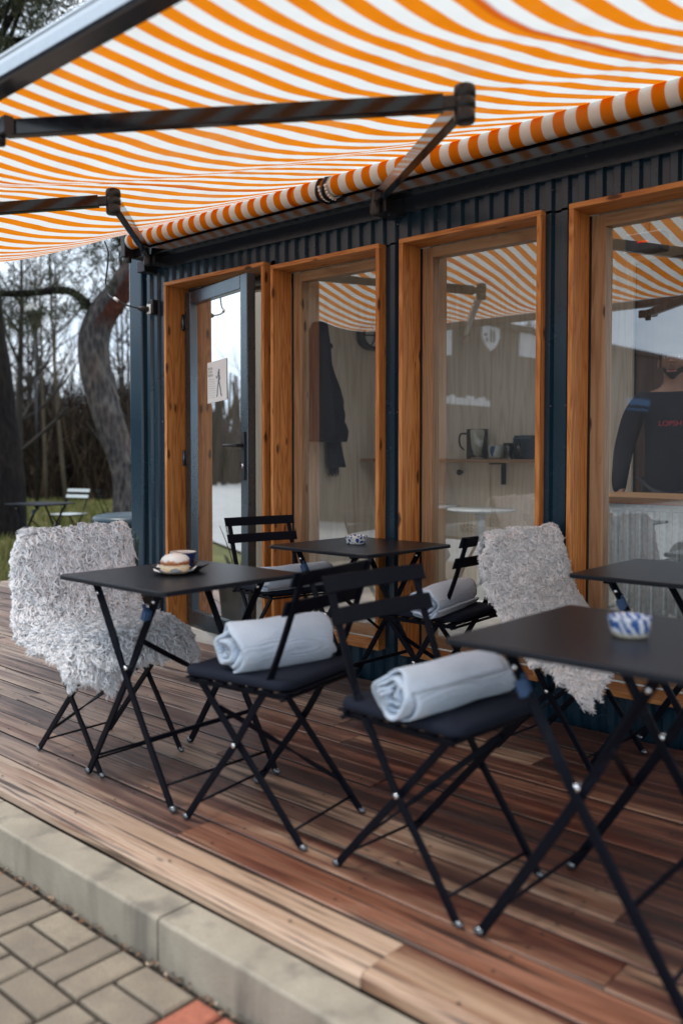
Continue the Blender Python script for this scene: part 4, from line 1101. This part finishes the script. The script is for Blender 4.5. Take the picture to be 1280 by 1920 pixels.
# ------------------------------------------------------------------ person behind the counter
def skin_obj(name, chains, mat, parent=None, sub=2):
    """chains: list of lists of ((x,y,z),(rx,ry)); the first point of a later chain joins the nearest earlier point."""
    bm = bmesh.new(); sl = bm.verts.layers.skin.verify(); allv = []
    for ci, ch in enumerate(chains):
        prev = None
        for k, (p, r) in enumerate(ch):
            p = Vector(p); v = None
            if k == 0 and ci > 0:
                v = min(allv, key=lambda q: (q.co-p).length)
                if (v.co-p).length > .004: v = None
            if v is None:
                v = bm.verts.new(p); allv.append(v); v[sl].radius = r if isinstance(r, tuple) else (r, r)
            if prev is not None: bm.edges.new((prev, v))
            prev = v
    allv[0][sl].use_root = True
    me = bpy.data.meshes.new(name); bm.to_mesh(me); bm.free(); me.materials.append(mat)
    o = bpy.data.objects.new(name, me); COL.objects.link(o)
    if parent: o.parent = parent
    m = o.modifiers.new('Skin', 'SKIN'); m.use_smooth_shade = True
    q = o.modifiers.new('Sub', 'SUBSURF'); q.levels = sub; q.render_levels = sub
    return o
arm_ = lambda s: [((.0,0,1.42),(.11,.10)), ((.17*s,.0,1.425),(.062,.06)), ((.225*s,.01,1.36),(.056,.055)), ((.285*s,.02,1.12),(.046,.045)), ((.30*s,-.05,.90),(.036,.034)), ((.292*s,-.085,.83),(.027,.022)), ((.288*s,-.10,.775),(.030,.016))]
leg_ = lambda s: [((0,0,.95),(.15,.11)), ((.10*s,0,.88),(.088,.088)), ((.11*s,-.005,.50),(.058,.06)), ((.115*s,.01,.10),(.040,.042)), ((.12*s,-.04,.045),(.038,.032)), ((.13*s,-.14,.03),(.034,.02))]
body = [[((0,0,.95),(.15,.11)), ((0,0,1.12),(.14,.105)), ((0,.005,1.30),(.155,.115)), ((0,0,1.42),(.11,.10)), ((0,.0,1.50),(.058,.06)), ((0,-.012,1.56),(.056,.06)), ((0,-.016,1.64),(.078,.098)), ((0,-.008,1.70),(.078,.10)), ((0,-.002,1.745),(.055,.07))],
        arm_(1), arm_(-1), leg_(1), leg_(-1)]
for s in (1, -1):
    hx, hy, hz = .288*s, -.10, .775
    for k, (dy, ln) in enumerate(((-.030,.075),(-.010,.085),(.010,.080),(.028,.062))):
        body.append([((hx,hy,hz),(.030,.016)), ((hx,hy+dy,hz-.03),.0095), ((hx-.004*s,hy+dy-.006,hz-.03-ln*.55),.0085), ((hx-.014*s,hy+dy-.002,hz-.03-ln),.007)])
    body.append([((hx,hy,hz),(.030,.016)), ((hx-.012*s,hy-.045,hz-.005),.010), ((hx-.024*s,hy-.060,hz-.045),.0085)])
PX, PY = -2.03, 5.14
person = tag(skin_obj('person', body, M['skin']), 'person in a black sweatshirt with red lettering standing behind the counter, arms down', 'person')
person.scale = (.95,.95,.95); person.location = (PX, PY, .087); person.rotation_euler.z = R(14)
sw = [[((0,0,.50),(.185,.14)), ((0,0,.72),(.185,.14)), ((0,0,.92),(.185,.14)), ((0,0,1.12),(.180,.135)), ((0,.005,1.30),(.190,.14)), ((0,.0,1.41),(.145,.115)), ((0,.0,1.462),(.078,.075))]]
for s in (1, -1): sw.append([((0,.0,1.41),(.145,.115)), ((.175*s,0,1.42),(.082,.078)), ((.235*s,.01,1.35),(.078,.075)), ((.30*s,.02,1.12),(.066,.064)), ((.312*s,-.045,.90),(.054,.05)), ((.302*s,-.078,.845),(.040,.036))])
skin_obj('sweatshirt', sw, M['sweater'], person)
tr = [[((0,0,.97),(.16,.125))]]
for s in (1, -1): tr.append([((0,0,.97),(.16,.125)), ((.10*s,0,.86),(.10,.10)), ((.11*s,-.005,.50),(.075,.075)), ((.115*s,.01,.10),(.062,.065))])
skin_obj('trousers', tr, M['trousers'], person)
b = MB()   # facial features sit on the head
b.loft([[(.012*w*math.cos(a), y, z+.010*math.sin(a)) for a in [2*PI*k/8 for k in range(8)]] for y, z, w in ((-.085,1.672,.7),(-.118,1.650,1.3),(-.124,1.640,1.2),(-.108,1.632,.9))], 0, True)
for s in (1,-1):
    b.ball((.088*s, .0, 1.645), .03, 0, 12, .35, .6, 1.0)
b.build('nose_and_ears', M['skin'], person)
b = MB()
b.loft([[(x, -.1065+.35*abs(x)**1.5*2, 1.598+dz) for x in (-.028,-.014,0,.014,.028)] for dz in (-.008,.0,.007)], 0, True, closed=False); b.build('mouth', M['lip'], person)
for s in (1,-1):
    b = MB(); b.ball((.033*s, -.094, 1.678), .011, 0, 12, 1.15, .6, .55); e = b.build('eye', M['eye'], person)
    b = MB(); b.ball((.033*s, -.1055, 1.678), .0055, 0, 10, 1, .4, 1); b.build('iris', M['hair'], e)
    b = MB(); b.bar([(.016*s,-.112,1.700),(.034*s,-.112,1.706),(.052*s,-.100,1.700)], .009, .006, (0,0,1)); b.build('eyebrow', M['hair'], person)
b = MB(); rings = []
for i in range(10):
    t = PI*.5*i/9; rings.append([(.092*math.sin(t)*math.cos(a), -.002+.112*math.sin(t)*math.sin(a)*(1 if math.sin(a) > 0 else .92), 1.70+.108*math.cos(t)-(.06*max(0,math.sin(a))*math.sin(t))) for a in [2*PI*k/24 for k in range(24)]])
rings.reverse(); b.loft(rings, 0, True); b.build('hair', M['hair'], person)
b = MB(); rings = []
for i in range(7):
    z = 1.612-.075*i/6; w = (.072,.078,.076,.070,.060,.046,.03)[i]; ring = [(w*math.sin(a), -.016-(.098-.030*(i/6)**2)*math.cos(a)+.02*(i/6), z+(.004 if abs(a) < .3 else .03*abs(a)-.005)) for a in [-1.4+2.8*k/16 for k in range(17)]]
    if i > 0: rings.append(ring)
b.loft(rings, 0, True, closed=False); b.build('beard', M['hair'], person)
def letters(parent, text, size, loc, rot, mat, name='lettering', ext=.0006):
    cu = bpy.data.curves.new(name, 'FONT'); cu.body = text; cu.size = size; cu.extrude = ext; cu.align_x = 'CENTER'
    o = bpy.data.objects.new(name, cu); COL.objects.link(o); o.data.materials.append(mat)
    if parent: o.parent = parent
    o.location = loc; o.rotation_euler = rot
    bpy.context.view_layer.update()
    me = bpy.data.meshes.new_from_object(o); q = bpy.data.objects.new(name, me); COL.objects.link(q); q.parent = parent; q.location = loc; q.rotation_euler = rot
    bpy.data.objects.remove(o); return q
letters(person, 'LOPSH I D', .044, (.04, -.182, 1.262), (R(88), 0, 0), M['print_red'], ext=.003)
# ------------------------------------------------------------------ trees and land behind
GZ = -.20
FH = Vector((-.6696, .7428, 0)); RV = Vector((.7428, .6696, 0))
def land(Zd, X, z=GZ): p = FH*Zd+RV*X; return Vector((p.x, p.y, z))
def grow(b, p, d, length, rad, depth, rng, up=.15, spread=.6, seg=5, nmin=2, nmax=3):
    pts = [p]; rr = [rad]; n = 4
    for i in range(n):
        d = (d+Vector((rng.uniform(-1,1), rng.uniform(-1,1), rng.uniform(-.5,1)))*.16+Vector((0,0,up*.3))).normalized()
        p = p+d*length/n; pts.append(p); rr.append(rad*(1-.42*(i+1)/n))
    b.tube(pts, rr, seg)
    if depth <= 0: return
    for k in range(rng.randint(nmin, nmax)):
        t = rng.uniform(.35, 1); i = min(n, max(1, int(round(t*n))))
        ax = Vector((rng.uniform(-1,1), rng.uniform(-1,1), rng.uniform(-.4,.7))).normalized()
        nd = (d+ax*spread*1.3).normalized()
        grow(b, pts[i], nd, length*rng.uniform(.55,.8), rr[i]*.6, depth-1, rng, up, spread, max(3, seg-1), nmin, nmax)
def bare_tree(loc, h, r, label, seed, depth=4, lean=(0,0), mat='twig', first=.35, spread=.62):
    rng = random.Random(seed); b = MB(); P = []; n = 9
    for i in range(n+1):
        t = i/n; P.append(Vector((lean[0]*t+.05*h*.12*math.sin(t*5+seed), lean[1]*t+.05*h*.12*math.cos(t*4+seed), h*t)))
    b.tube(P, [r*(1-.8*i/n) for i in range(n+1)], 8)
    o = tag(b.build('bare_tree', M[mat], loc=loc), label, 'tree', 'leafless trees behind the grass')
    b = MB()
    for i in range(int(n*first), n+1):
        for k in range(rng.randint(3,4)):
            a = rng.random()*2*PI; d = Vector((math.cos(a), math.sin(a), rng.uniform(.4,1.3))).normalized()
            grow(b, P[i], d, h*rng.uniform(.14,.27)*(1.15-.5*i/n), r*(1-.8*i/n)*.5, depth-1, rng, .2, spread)
    b.build('crown', M['twig'], o); return o
bare_tree(land(24,-8.05), 8.5, .055, 'slim bare tree with a straight stem rising behind the street lamp', 1, 3, (-.1,.1), 'stem', .45)
bare_tree(land(22,-6.85), 9.5, .055, 'slim pale stemmed bare tree just left of the leaning pine', 2, 3, (-.35,-.3), 'stem', .55)
bare_tree(land(20,-7.25), 6.0, .12, 'dark forked bare tree with upswept limbs beside the dark pine trunk', 3, 4, (.1,0), 'twig', .28, .45)
for i, (z_, x_, h_, r_) in enumerate([(27,-11.2,8,.12),(25.5,-8.8,7,.1),(24.5,-5.7,6.5,.09),(29,-10.4,8,.11),(26,-9.9,6.5,.09),(28,-9.4,7,.1),(26,-6.0,8,.1),(30,-7.2,9,.12),(27,-4.9,7.5,.11),(31,-10.1,9,.13),(33,-5.6,10,.14),(34,-8.4,10,.13),(29,-12.9,9,.14),(25,-3.4,8,.12)]):
    bare_tree(land(z_, x_), h_, r_*.6, 'leafless tree in the tangle of brown twigs beyond the dark fence' , 20+i, 4, (random.uniform(-.9,.9), random.uniform(-.9,.9)), 'twig', .15, .8)
# brush in front of and above the fence
b = MB(); rng = random.Random(5)
for i in range(15000):
    Zd = rng.uniform(25.0, 33); X = rng.uniform(-17, 2); p = land(Zd, X)
    hh = rng.uniform(1.0, 4.3)*(1-.22*math.sin(X*1.3)**2); a = rng.random()*2*PI; l = rng.uniform(.1,1.5)
    q = p+Vector((l*math.cos(a), l*math.sin(a), hh)); m_ = (p+q)/2+Vector((rng.uniform(-.3,.3), rng.uniform(-.3,.3), 0)); w = rng.uniform(.014,.04)
    s_ = RV*w; b.add([p-s_, p+s_, m_+s_*.8, m_-s_*.8, q], [(0,1,2,3),(3,2,4)])
    for k in range(3):
        t = rng.uniform(.3,1); o_ = p.lerp(q, t); v = Vector((rng.uniform(-1,1), rng.uniform(-1,1), rng.uniform(0,1)))*rng.uniform(.3,.8)
        b.add([o_-s_*.5, o_+s_*.5, o_+v], [(0,1,2)])
tag(b.build('undergrowth', M['thicket']), 'tangle of brown winter brush behind the dark fence', 'undergrowth', kind='stuff')
f = empty('board_fence', label='dark vertical board fence at the far side of the grass', cat='fence')
b = MB(); rng = random.Random(8)
for k in range(150):
    X = -19+k*.15; h_ = 1.18+.04*rng.random(); p = land(27.2, X)
    q = [p-RV*.068, p+RV*.068]; t = FH*.02
    b.add([q[0]-t, q[1]-t, q[1]+t, q[0]+t]+[v+Vector((0,0,h_)) for v in (q[0]-t, q[1]-t, q[1]+t, q[0]+t)], [(0,1,5,4),(1,2,6,5),(2,3,7,6),(3,0,4,7),(4,5,6,7)])
b.build('boards', M['fence'], f)
for k in range(8):
    p = land(27.26, -19+k*2.8); b = MB(); b.box(p.x-.06,p.x+.06,p.y-.06,p.y+.06,GZ,GZ+1.2); b.build('post', M['fence'], f)
# grass blades on the strip seen past the cabin
b = MB(); rng = random.Random(3)
for i in range(26000):
    Zd = 8.6+19*rng.random()**1.4; X = rng.uniform(-.52, -.15)*Zd; p = land(Zd, X, GZ)
    if p.x > -7.6 : continue
    k = mnoise.noise((p.x*.6, p.y*.6, 0)); hh = (.05+.11*rng.random())*(1+.7*k); a = rng.random()*2*PI; w = .004+.005*rng.random()+Zd*.0003
    c, q = math.cos(a), math.sin(a)
    b.add([p+Vector((-w*c,-w*q,0)), p+Vector((w*c,w*q,0)), p+Vector((rng.uniform(-.06,.06), rng.uniform(-.06,.06), hh))], [(0,1,2)])
tag(b.build('grass', M['blade']), 'rough yellow green winter grass beyond the deck', 'grass', kind='stuff')

def needles(b, c, rad, n, rng, ln=(.10,.20), w=.007):
    for i in range(n):
        d = Vector((rng.gauss(0,1), rng.gauss(0,1), rng.gauss(0,1)))
        if d.length < .01: continue
        d.normalize(); p = c+d*rad*rng.random()**.6; v = (d+Vector((rng.uniform(-.6,.6), rng.uniform(-.6,.6), rng.uniform(-.3,.9)))).normalized()*rng.uniform(*ln)
        s_ = v.orthogonal().normalized()*w
        b.add([p-s_, p+s_, p+v], [(0,1,2)])
# the leaning pine
TP = [(-13.30,9.12,-.25),(-13.33,9.12,.61),(-13.40,9.06,1.04),(-13.56,8.92,1.7),(-13.71,8.78,2.45),(-13.75,8.74,3.1),(-13.64,8.85,3.57),(-13.38,9.08,4.04),(-13.14,9.29,4.59),(-12.94,9.47,5.34),(-12.9,9.5,6.4),(-13.2,9.3,7.6),(-13.3,9.2,8.8)]
TR = [.30,.25,.245,.26,.28,.275,.26,.23,.23,.21,.18,.13,.07]
P = catmull(TP, 4); rads = [float(np.interp(i/4, range(len(TR)), TR)) for i in range(len(P))]
b = MB(); b.tube(P, rads, 18)
pine = tag(b.build('pine_tree', M['pine_bark']), 'big leaning pine with a kinked grey trunk and red bare patch', 'tree')
b = MB()
for (pts, r) in [([(-13.62,8.86,3.45),(-13.75,8.75,3.62),(-13.93,8.59,3.87),(-14.13,8.40,4.0),(-14.55,8.02,3.95),(-14.97,7.64,3.94),(-15.6,7.1,4.02),(-16.4,6.5,4.3)], [.10,.085,.075,.07,.065,.06,.045,.02]),
                 ([(-13.0,9.4,5.1),(-13.6,8.9,5.6),(-14.4,8.2,5.7),(-15.2,7.5,5.9)], [.09,.06,.045,.02]),
                 ([(-12.95,9.5,5.9),(-12.2,9.6,6.5),(-11.6,9.2,6.9)], [.08,.05,.02]), ([(-13.1,9.3,7),(-14,8.6,7.6),(-14.9,8.3,8.1)], [.07,.05,.02]), ([(-13,9.4,6.6),(-12.6,8.4,7.2),(-12.2,7.5,7.7)], [.07,.05,.02])]:
    Q = catmull(pts, 3); b.tube(Q, [float(np.interp(i/3, range(len(r)), r)) for i in range(len(Q))], 8)
b.build('limb', M['dark_bark'], pine)
rng = random.Random(12); b = MB()
for i in range(150):
    t = rng.random(); c = Vector((-13.2,8.9,8.0))+Vector((rng.gauss(0,1.5), rng.gauss(0,1.5), rng.gauss(0,.9))); needles(b, c, .30, 80, rng)
for q in [(-14.6,8.0,4.1),(-14.3,8.25,4.25),(-15.1,7.55,3.9),(-13.9,8.6,4.3),(-13.55,8.95,4.55),(-14.0,8.55,3.55),(-13.75,8.7,3.95),(-14.75,7.9,3.5),(-13.3,9.05,4.9),(-14.9,7.7,3.45),(-13.45,9,5.0),(-13.25,9.2,5.1),(-13.8,8.7,4.75),(-14.15,8.4,3.75)]:
    c = Vector(q)
    for k in range(9): needles(b, c+Vector((rng.gauss(0,.24), rng.gauss(0,.24), rng.gauss(0,.13))), .12, 40, rng, (.07,.15), .009)
b.build('crown', M['needle'], pine)
# the dark pine at the left edge, its boughs reach over the awning
TP = [(-13.40,6.78,-.3),(-13.37,6.80,.71),(-13.44,6.74,1.72),(-13.47,6.70,2.47),(-13.58,6.62,3.56),(-13.6,6.58,5.7),(-13.5,6.55,8.1),(-13.4,6.5,10.5)]
b = MB(); P = catmull(TP, 4); TR = [.42,.36,.33,.31,.29,.25,.18,.06]; b.tube(P, [float(np.interp(i/4, range(8), TR)) for i in range(len(P))], 16)
p2 = tag(b.build('pine_tree', M['dark_bark']), 'dark upright pine trunk at the left edge behind the outdoor table', 'tree')
rng = random.Random(31); b = MB(); bl = MB()
for k in range(30):
    z0 = rng.uniform(5.6, 10); a = rng.random()*2*PI; ln = rng.uniform(1.6,3.3)*(1 if z0 < 8.5 else .6)
    if k < 16: a = -.16+rng.uniform(-.32,.32); z0 = 5.95+k*.16; ln = rng.uniform(2.6, 3.7)
    d = Vector((math.cos(a), math.sin(a), rng.uniform(.02,.35)))
    p0 = Vector((-13.55,6.57,z0)); pts = [p0+d*ln*t+Vector((0,0,.25*math.sin(t*3+k))) for t in (0,.3,.6,1)]
    bl.tube(catmull(pts,3), [.075*(1-.85*i/9) for i in range(10)], 6)
    for m_ in range(15):
        t = rng.uniform(.25,1.05); c = p0+d*ln*t+Vector((rng.gauss(0,.30), rng.gauss(0,.30), .25*math.sin(t*3+k)+rng.gauss(0,.16)))
        needles(b, c, .17, 46, rng, (.08,.16), .0085)
b.build('crown', M['needle'], p2); bl.build('limb', M['dark_bark'], p2)
# park lamp among the trees
b = MB(); b.tube([(0,0,0),(0,0,4.1)], [.034,.026], 8)
lp = tag(b.build('street_lamp', M['dark'], loc=land(20,-6.87)), 'park lamp with a tapered dark lantern and pale cap among the bare trees', 'street lamp')
b = MB(); b.lathe([(.0001,4.02),(.06,4.05),(.16,4.42),(.24,4.44),(.24,4.48),(.0001,4.50)], (0,0,0), 20); b.build('lantern', plain('old_lantern', (.10,.09,.08), .6), lp)
b = MB(); b.lathe([(.25,4.482),(.25,4.52),(.20,4.62),(.10,4.68),(.0001,4.70)], (0,0,0), 20); b.build('cap', M['lampglass'], lp)

# ------------------------------------------------------------------ what the panes mirror : the yard behind
bld = empty('kiosk_building', label='low dark building with white signs standing across the yard', cat='building')
b = MB(); b.box(-19, -9.4, -24, -5.2, -.2, 3.60); b.box(-19.1, -9.3, -24.1, -5.1, 3.60, 3.70); b.build('walls', M['building'], bld)
rng = random.Random(4)
b = MB(); y = -5.95
for k in range(13):   # raised sign characters, too worn to read
    w = rng.uniform(.07,.13); h_ = rng.uniform(.11,.19)
    b.box(-9.398, -9.36, y-w, y, 2.03, 2.03+h_)
    y -= w+.025
b.build('sign_letters', M['sign'], bld)
def shield(x, cy, z1, w, h):
    b = MB(); pts = [(cy-w/2, z1),(cy+w/2, z1),(cy+w/2, z1-h*.45),(cy+w*.3, z1-h*.78),(cy, z1-h),(cy-w*.3, z1-h*.78),(cy-w/2, z1-h*.45)]
    b.loft([[(x, p, z) for p, z in pts], [(x+.04, p, z) for p, z in pts]], 0, False)
    o = b.build('shield_sign', M['sign'], bld)
    b = MB()
    for dy in (-.16,.02): b.box(x+.041, x+.046, cy+dy*w-.03, cy+dy*w+.03, z1-h*.62, z1-h*.15)
    b.box(x+.041,x+.046, cy+.22*w,cy+.42*w, z1-h*.42, z1-h*.30); b.box(x+.041,x+.046, cy+.2*w,cy+.3*w, z1-h*.66, z1-h*.48)
    b.build('shield_mark', M['building'], o)
shield(-9.40, -7.60, 3.58, .62, .48)
b = MB(); b.box(-9.398, -9.37, -6.3, -5.85, 2.91, 3.53); b.box(-9.398, -9.37, -9.6, -8.68, 3.10, 3.58); b.build('sign_panel', M['sign'], bld)
b = MB(); b.box(-9.398, -9.37, -15.1, -13.7, 2.33, 2.50); b.box(-9.398,-9.37,-15.0,-13.7,2.20,2.25); b.build('sign_panel', plain('blue_sign', (.02,.10,.24), .6), bld)
# parked car seen only as a mirror image in the door
def car(loc, deg, label):
    o = empty('parked_car', loc, R(deg), label=label, cat='car')
    b = MB(); secs = []
    for x, w, zb, zt in ((-2.1,.70,.42,.78),(-2.05,.80,.34,.88),(-1.5,.86,.25,.95),(-.6,.88,.22,.95),(.7,.88,.22,.93),(1.5,.84,.25,.86),(2.0,.76,.34,.74),(2.1,.66,.42,.66)):
        secs.append([(x, w*c, zb+(zt-zb)*t) for c, t in ((-.9,0),(-1,.25),(-1,.7),(-.93,1),(0,1.03),(.93,1),(1,.7),(1,.25),(.9,0),(0,-.02))])
    b.loft(secs, 0, True); b.build('body', M['carpaint'], o)
    b = MB(); secs = []
    for x, w, z0, z1 in ((-1.75,.72,.90,.93),(-1.15,.70,.90,1.38),(-.4,.70,.90,1.47),(.35,.69,.90,1.42),(1.05,.72,.88,.91)):
        secs.append([(x, w*c, z0+(z1-z0)*t) for c, t in ((-1.12,0),(-.9,.85),(-.7,1),(.7,1),(.9,.85),(1.12,0))])
    b.loft(secs, 0, True); b.build('cabin_glass', M['carglass'], o)
    b = MB(); b.box(-1.1,.3,-.52,.52,1.43,1.485); b.build('roof', M['carpaint'], o, bevel=.02)
    for x in (-1.32, 1.32):
        for s in (-1,1):
            b = MB(); b.lathe([(.0001,-.1),(.28,-.1),(.32,-.07),(.32,.07),(.28,.1),(.0001,.1)], (0,0,0), 24); w = b.build('wheel', M['tyre'], o, loc=(x,.76*s,.32)); w.rotation_euler.x = PI/2
            b = MB(); b.lathe([(.0001,-.105),(.19,-.105),(.2,-.09),(.2,.09),(.19,.105),(.0001,.105)], (0,0,0), 16); b.build('rim', M['rivet'], w)
    for s in (-1,1):
        b = MB(); b.ball((2.02,.58*s,.68), .11, 0, 10, .5, 1.3, .7); b.build('headlight', M['lampglass'], o)
        b = MB(); b.box(-2.11,-2.04,.55*s-.12,.55*s+.12,.68,.82); b.build('tail_light', M['print_red'], o)
car((-40, -7.5, -.165), 72, 'silver car parked across the yard, mirrored in the glass door')
for i, (x, y, h_) in enumerate([(-34,-6,9),(-40,-16,10),(-31,3,8),(-36,-26,11),(-24,-34,10),(-15,-38,11),(-42,6,10),(-28,-14,8)]):
    bare_tree(Vector((x,y,-.17)), h_, .16, 'leafless tree on the far side of the yard', 60+i, 4, (random.uniform(-.5,.5), random.uniform(-.5,.5)), 'twig', .15).__setitem__('group', 'leafless trees across the yard')
b = MB(); rng = random.Random(9)
for i in range(2600):
    t = rng.random(); p = Vector((-30,10,-.17)).lerp(Vector((-22,-44,-.17)), t)+Vector((rng.uniform(-14,-6), rng.uniform(-2,2), 0))
    hh = rng.uniform(1.5,5.0); s_ = Vector((.15,-.98,0))*rng.uniform(.05,.16); q = p+Vector((rng.uniform(-.8,.8), rng.uniform(-.8,.8), hh))
    b.add([p-s_, p+s_, q+s_*.4, q-s_*.4], [(0,1,2,3)])
tag(b.build('far_hedge', M['thicket']), 'dark hedge bounding the yard across from the cabin', 'hedge', kind='stuff')
# green pine bough over the yard, mirrored in the right window
TPN = [(-3.4,-7.4,-.2),(-3.45,-7.4,1.8),(-3.4,-7.45,3.6),(-3.5,-7.4,5.6),(-3.5,-7.5,7.5)]
b = MB(); Q = catmull(TPN, 4); b.tube(Q, [.16*(1-.75*i/16) for i in range(17)], 10); p3 = tag(b.build('pine_tree', M['dark_bark']), 'young pine in the yard, mirrored in the right window', 'tree')
rng = random.Random(77); b = MB(); bl = MB()
for k in range(26):
    z0 = 2.3+k*.2; a = k*2.4; ln = rng.uniform(.7,1.5)*(1.15-.03*k); d = Vector((math.cos(a), math.sin(a), .12)); p0 = Vector((-3.45,-7.42,z0)); bl.tube([p0, p0+d*ln*.5, p0+d*ln+Vector((0,0,.06))], [.03,.02,.008], 5)
    for m_ in range(8): needles(b, p0+d*ln*rng.uniform(.3,1.05)+Vector((rng.gauss(0,.09), rng.gauss(0,.09), rng.gauss(0,.05))), .09, 34, rng, (.06,.11), .004)
b.build('crown', M['needle'], p3); bl.build('limb', M['dark_bark'], p3)

# ------------------------------------------------------------------ light, sky, camera
SUN_DIR = Vector((-.26, -.36, 1.0)).normalized()
elev = math.asin(SUN_DIR.z); az = math.atan2(SUN_DIR.x, SUN_DIR.y)
w = bpy.data.worlds.new('World'); S.world = w; w.use_nodes = True
t = w.node_tree; t.nodes.clear()
out = t.nodes.new('ShaderNodeOutputWorld'); bg = t.nodes.new('ShaderNodeBackground'); sky = t.nodes.new('ShaderNodeTexSky')
sky.sky_type = 'NISHITA'; sky.sun_disc = False; sky.sun_elevation = elev; sky.sun_rotation = az; sky.air_density = 1.2; sky.dust_density = 1.5
tc = t.nodes.new('ShaderNodeTexCoord'); mp = t.nodes.new('ShaderNodeMapping'); mp.inputs['Scale'].default_value = (1.3,1.3,3.2); mp.inputs['Location'].default_value = (.4,.2,0)
n1 = t.nodes.new('ShaderNodeTexNoise'); n1.inputs['Scale'].default_value = 1.9; n1.inputs['Detail'].default_value = 7; n1.inputs['Roughness'].default_value = .52; n1.inputs['Distortion'].default_value = .3
cr = t.nodes.new('ShaderNodeValToRGB'); e = cr.color_ramp.elements; e[0].position = .36; e[0].color = (9.2,11.2,13.6,1); e[1].position = .58; e[1].color = (17,18.6,20.4,1)
cov = t.nodes.new('ShaderNodeValToRGB'); e = cov.color_ramp.elements; e[0].position = .18; e[0].color = (0,0,0,1); e[1].position = .34; e[1].color = (1,1,1,1)
mx = t.nodes.new('ShaderNodeMix'); mx.data_type = 'RGBA'
L = t.links.new
L(tc.outputs['Generated'], mp.inputs['Vector']); L(mp.outputs[0], n1.inputs['Vector']); L(n1.outputs[0], cr.inputs[0]); L(n1.outputs[0], cov.inputs[0])
L(cov.outputs[0], mx.inputs[0]); L(sky.outputs[0], mx.inputs[6]); L(cr.outputs[0], mx.inputs[7]); L(mx.outputs[2], bg.inputs[0]); bg.inputs[1].default_value = .10
L(bg.outputs[0], out.inputs[0])
sl = bpy.data.lights.new('sun', 'SUN'); sl.energy = 2.3; sl.angle = R(16); sl.color = (1,.95,.88)
so = bpy.data.objects.new('sun', sl); COL.objects.link(so); so.rotation_euler = (-SUN_DIR).to_track_quat('-Z','Y').to_euler()

cd = bpy.data.cameras.new('camera'); co = bpy.data.objects.new('camera', cd); COL.objects.link(co); S.camera = co
p_ = R(2.2); F = FH.normalized()*math.cos(p_)+Vector((0,0,-math.sin(p_)))
co.location = (0,0,1.13); co.rotation_euler = F.to_track_quat('-Z','Y').to_euler()
cd.sensor_width = 36; cd.lens = 1660/1920*36; cd.shift_y = -46.2/1920; cd.clip_start = .05; cd.clip_end = 600
cd.dof.use_dof = True; cd.dof.focus_distance = 4.3; cd.dof.aperture_fstop = 1.6
S.view_settings.view_transform = 'Standard'; S.view_settings.look = 'None'; S.view_settings.gamma = 1; S.view_settings.exposure = -0.12
S.cycles.use_denoising = True; S.cycles.max_bounces = 10; S.cycles.transparent_max_bounces = 16; S.cycles.sample_clamp_indirect = 6
S.cycles.caustics_reflective = False; S.cycles.caustics_refractive = False
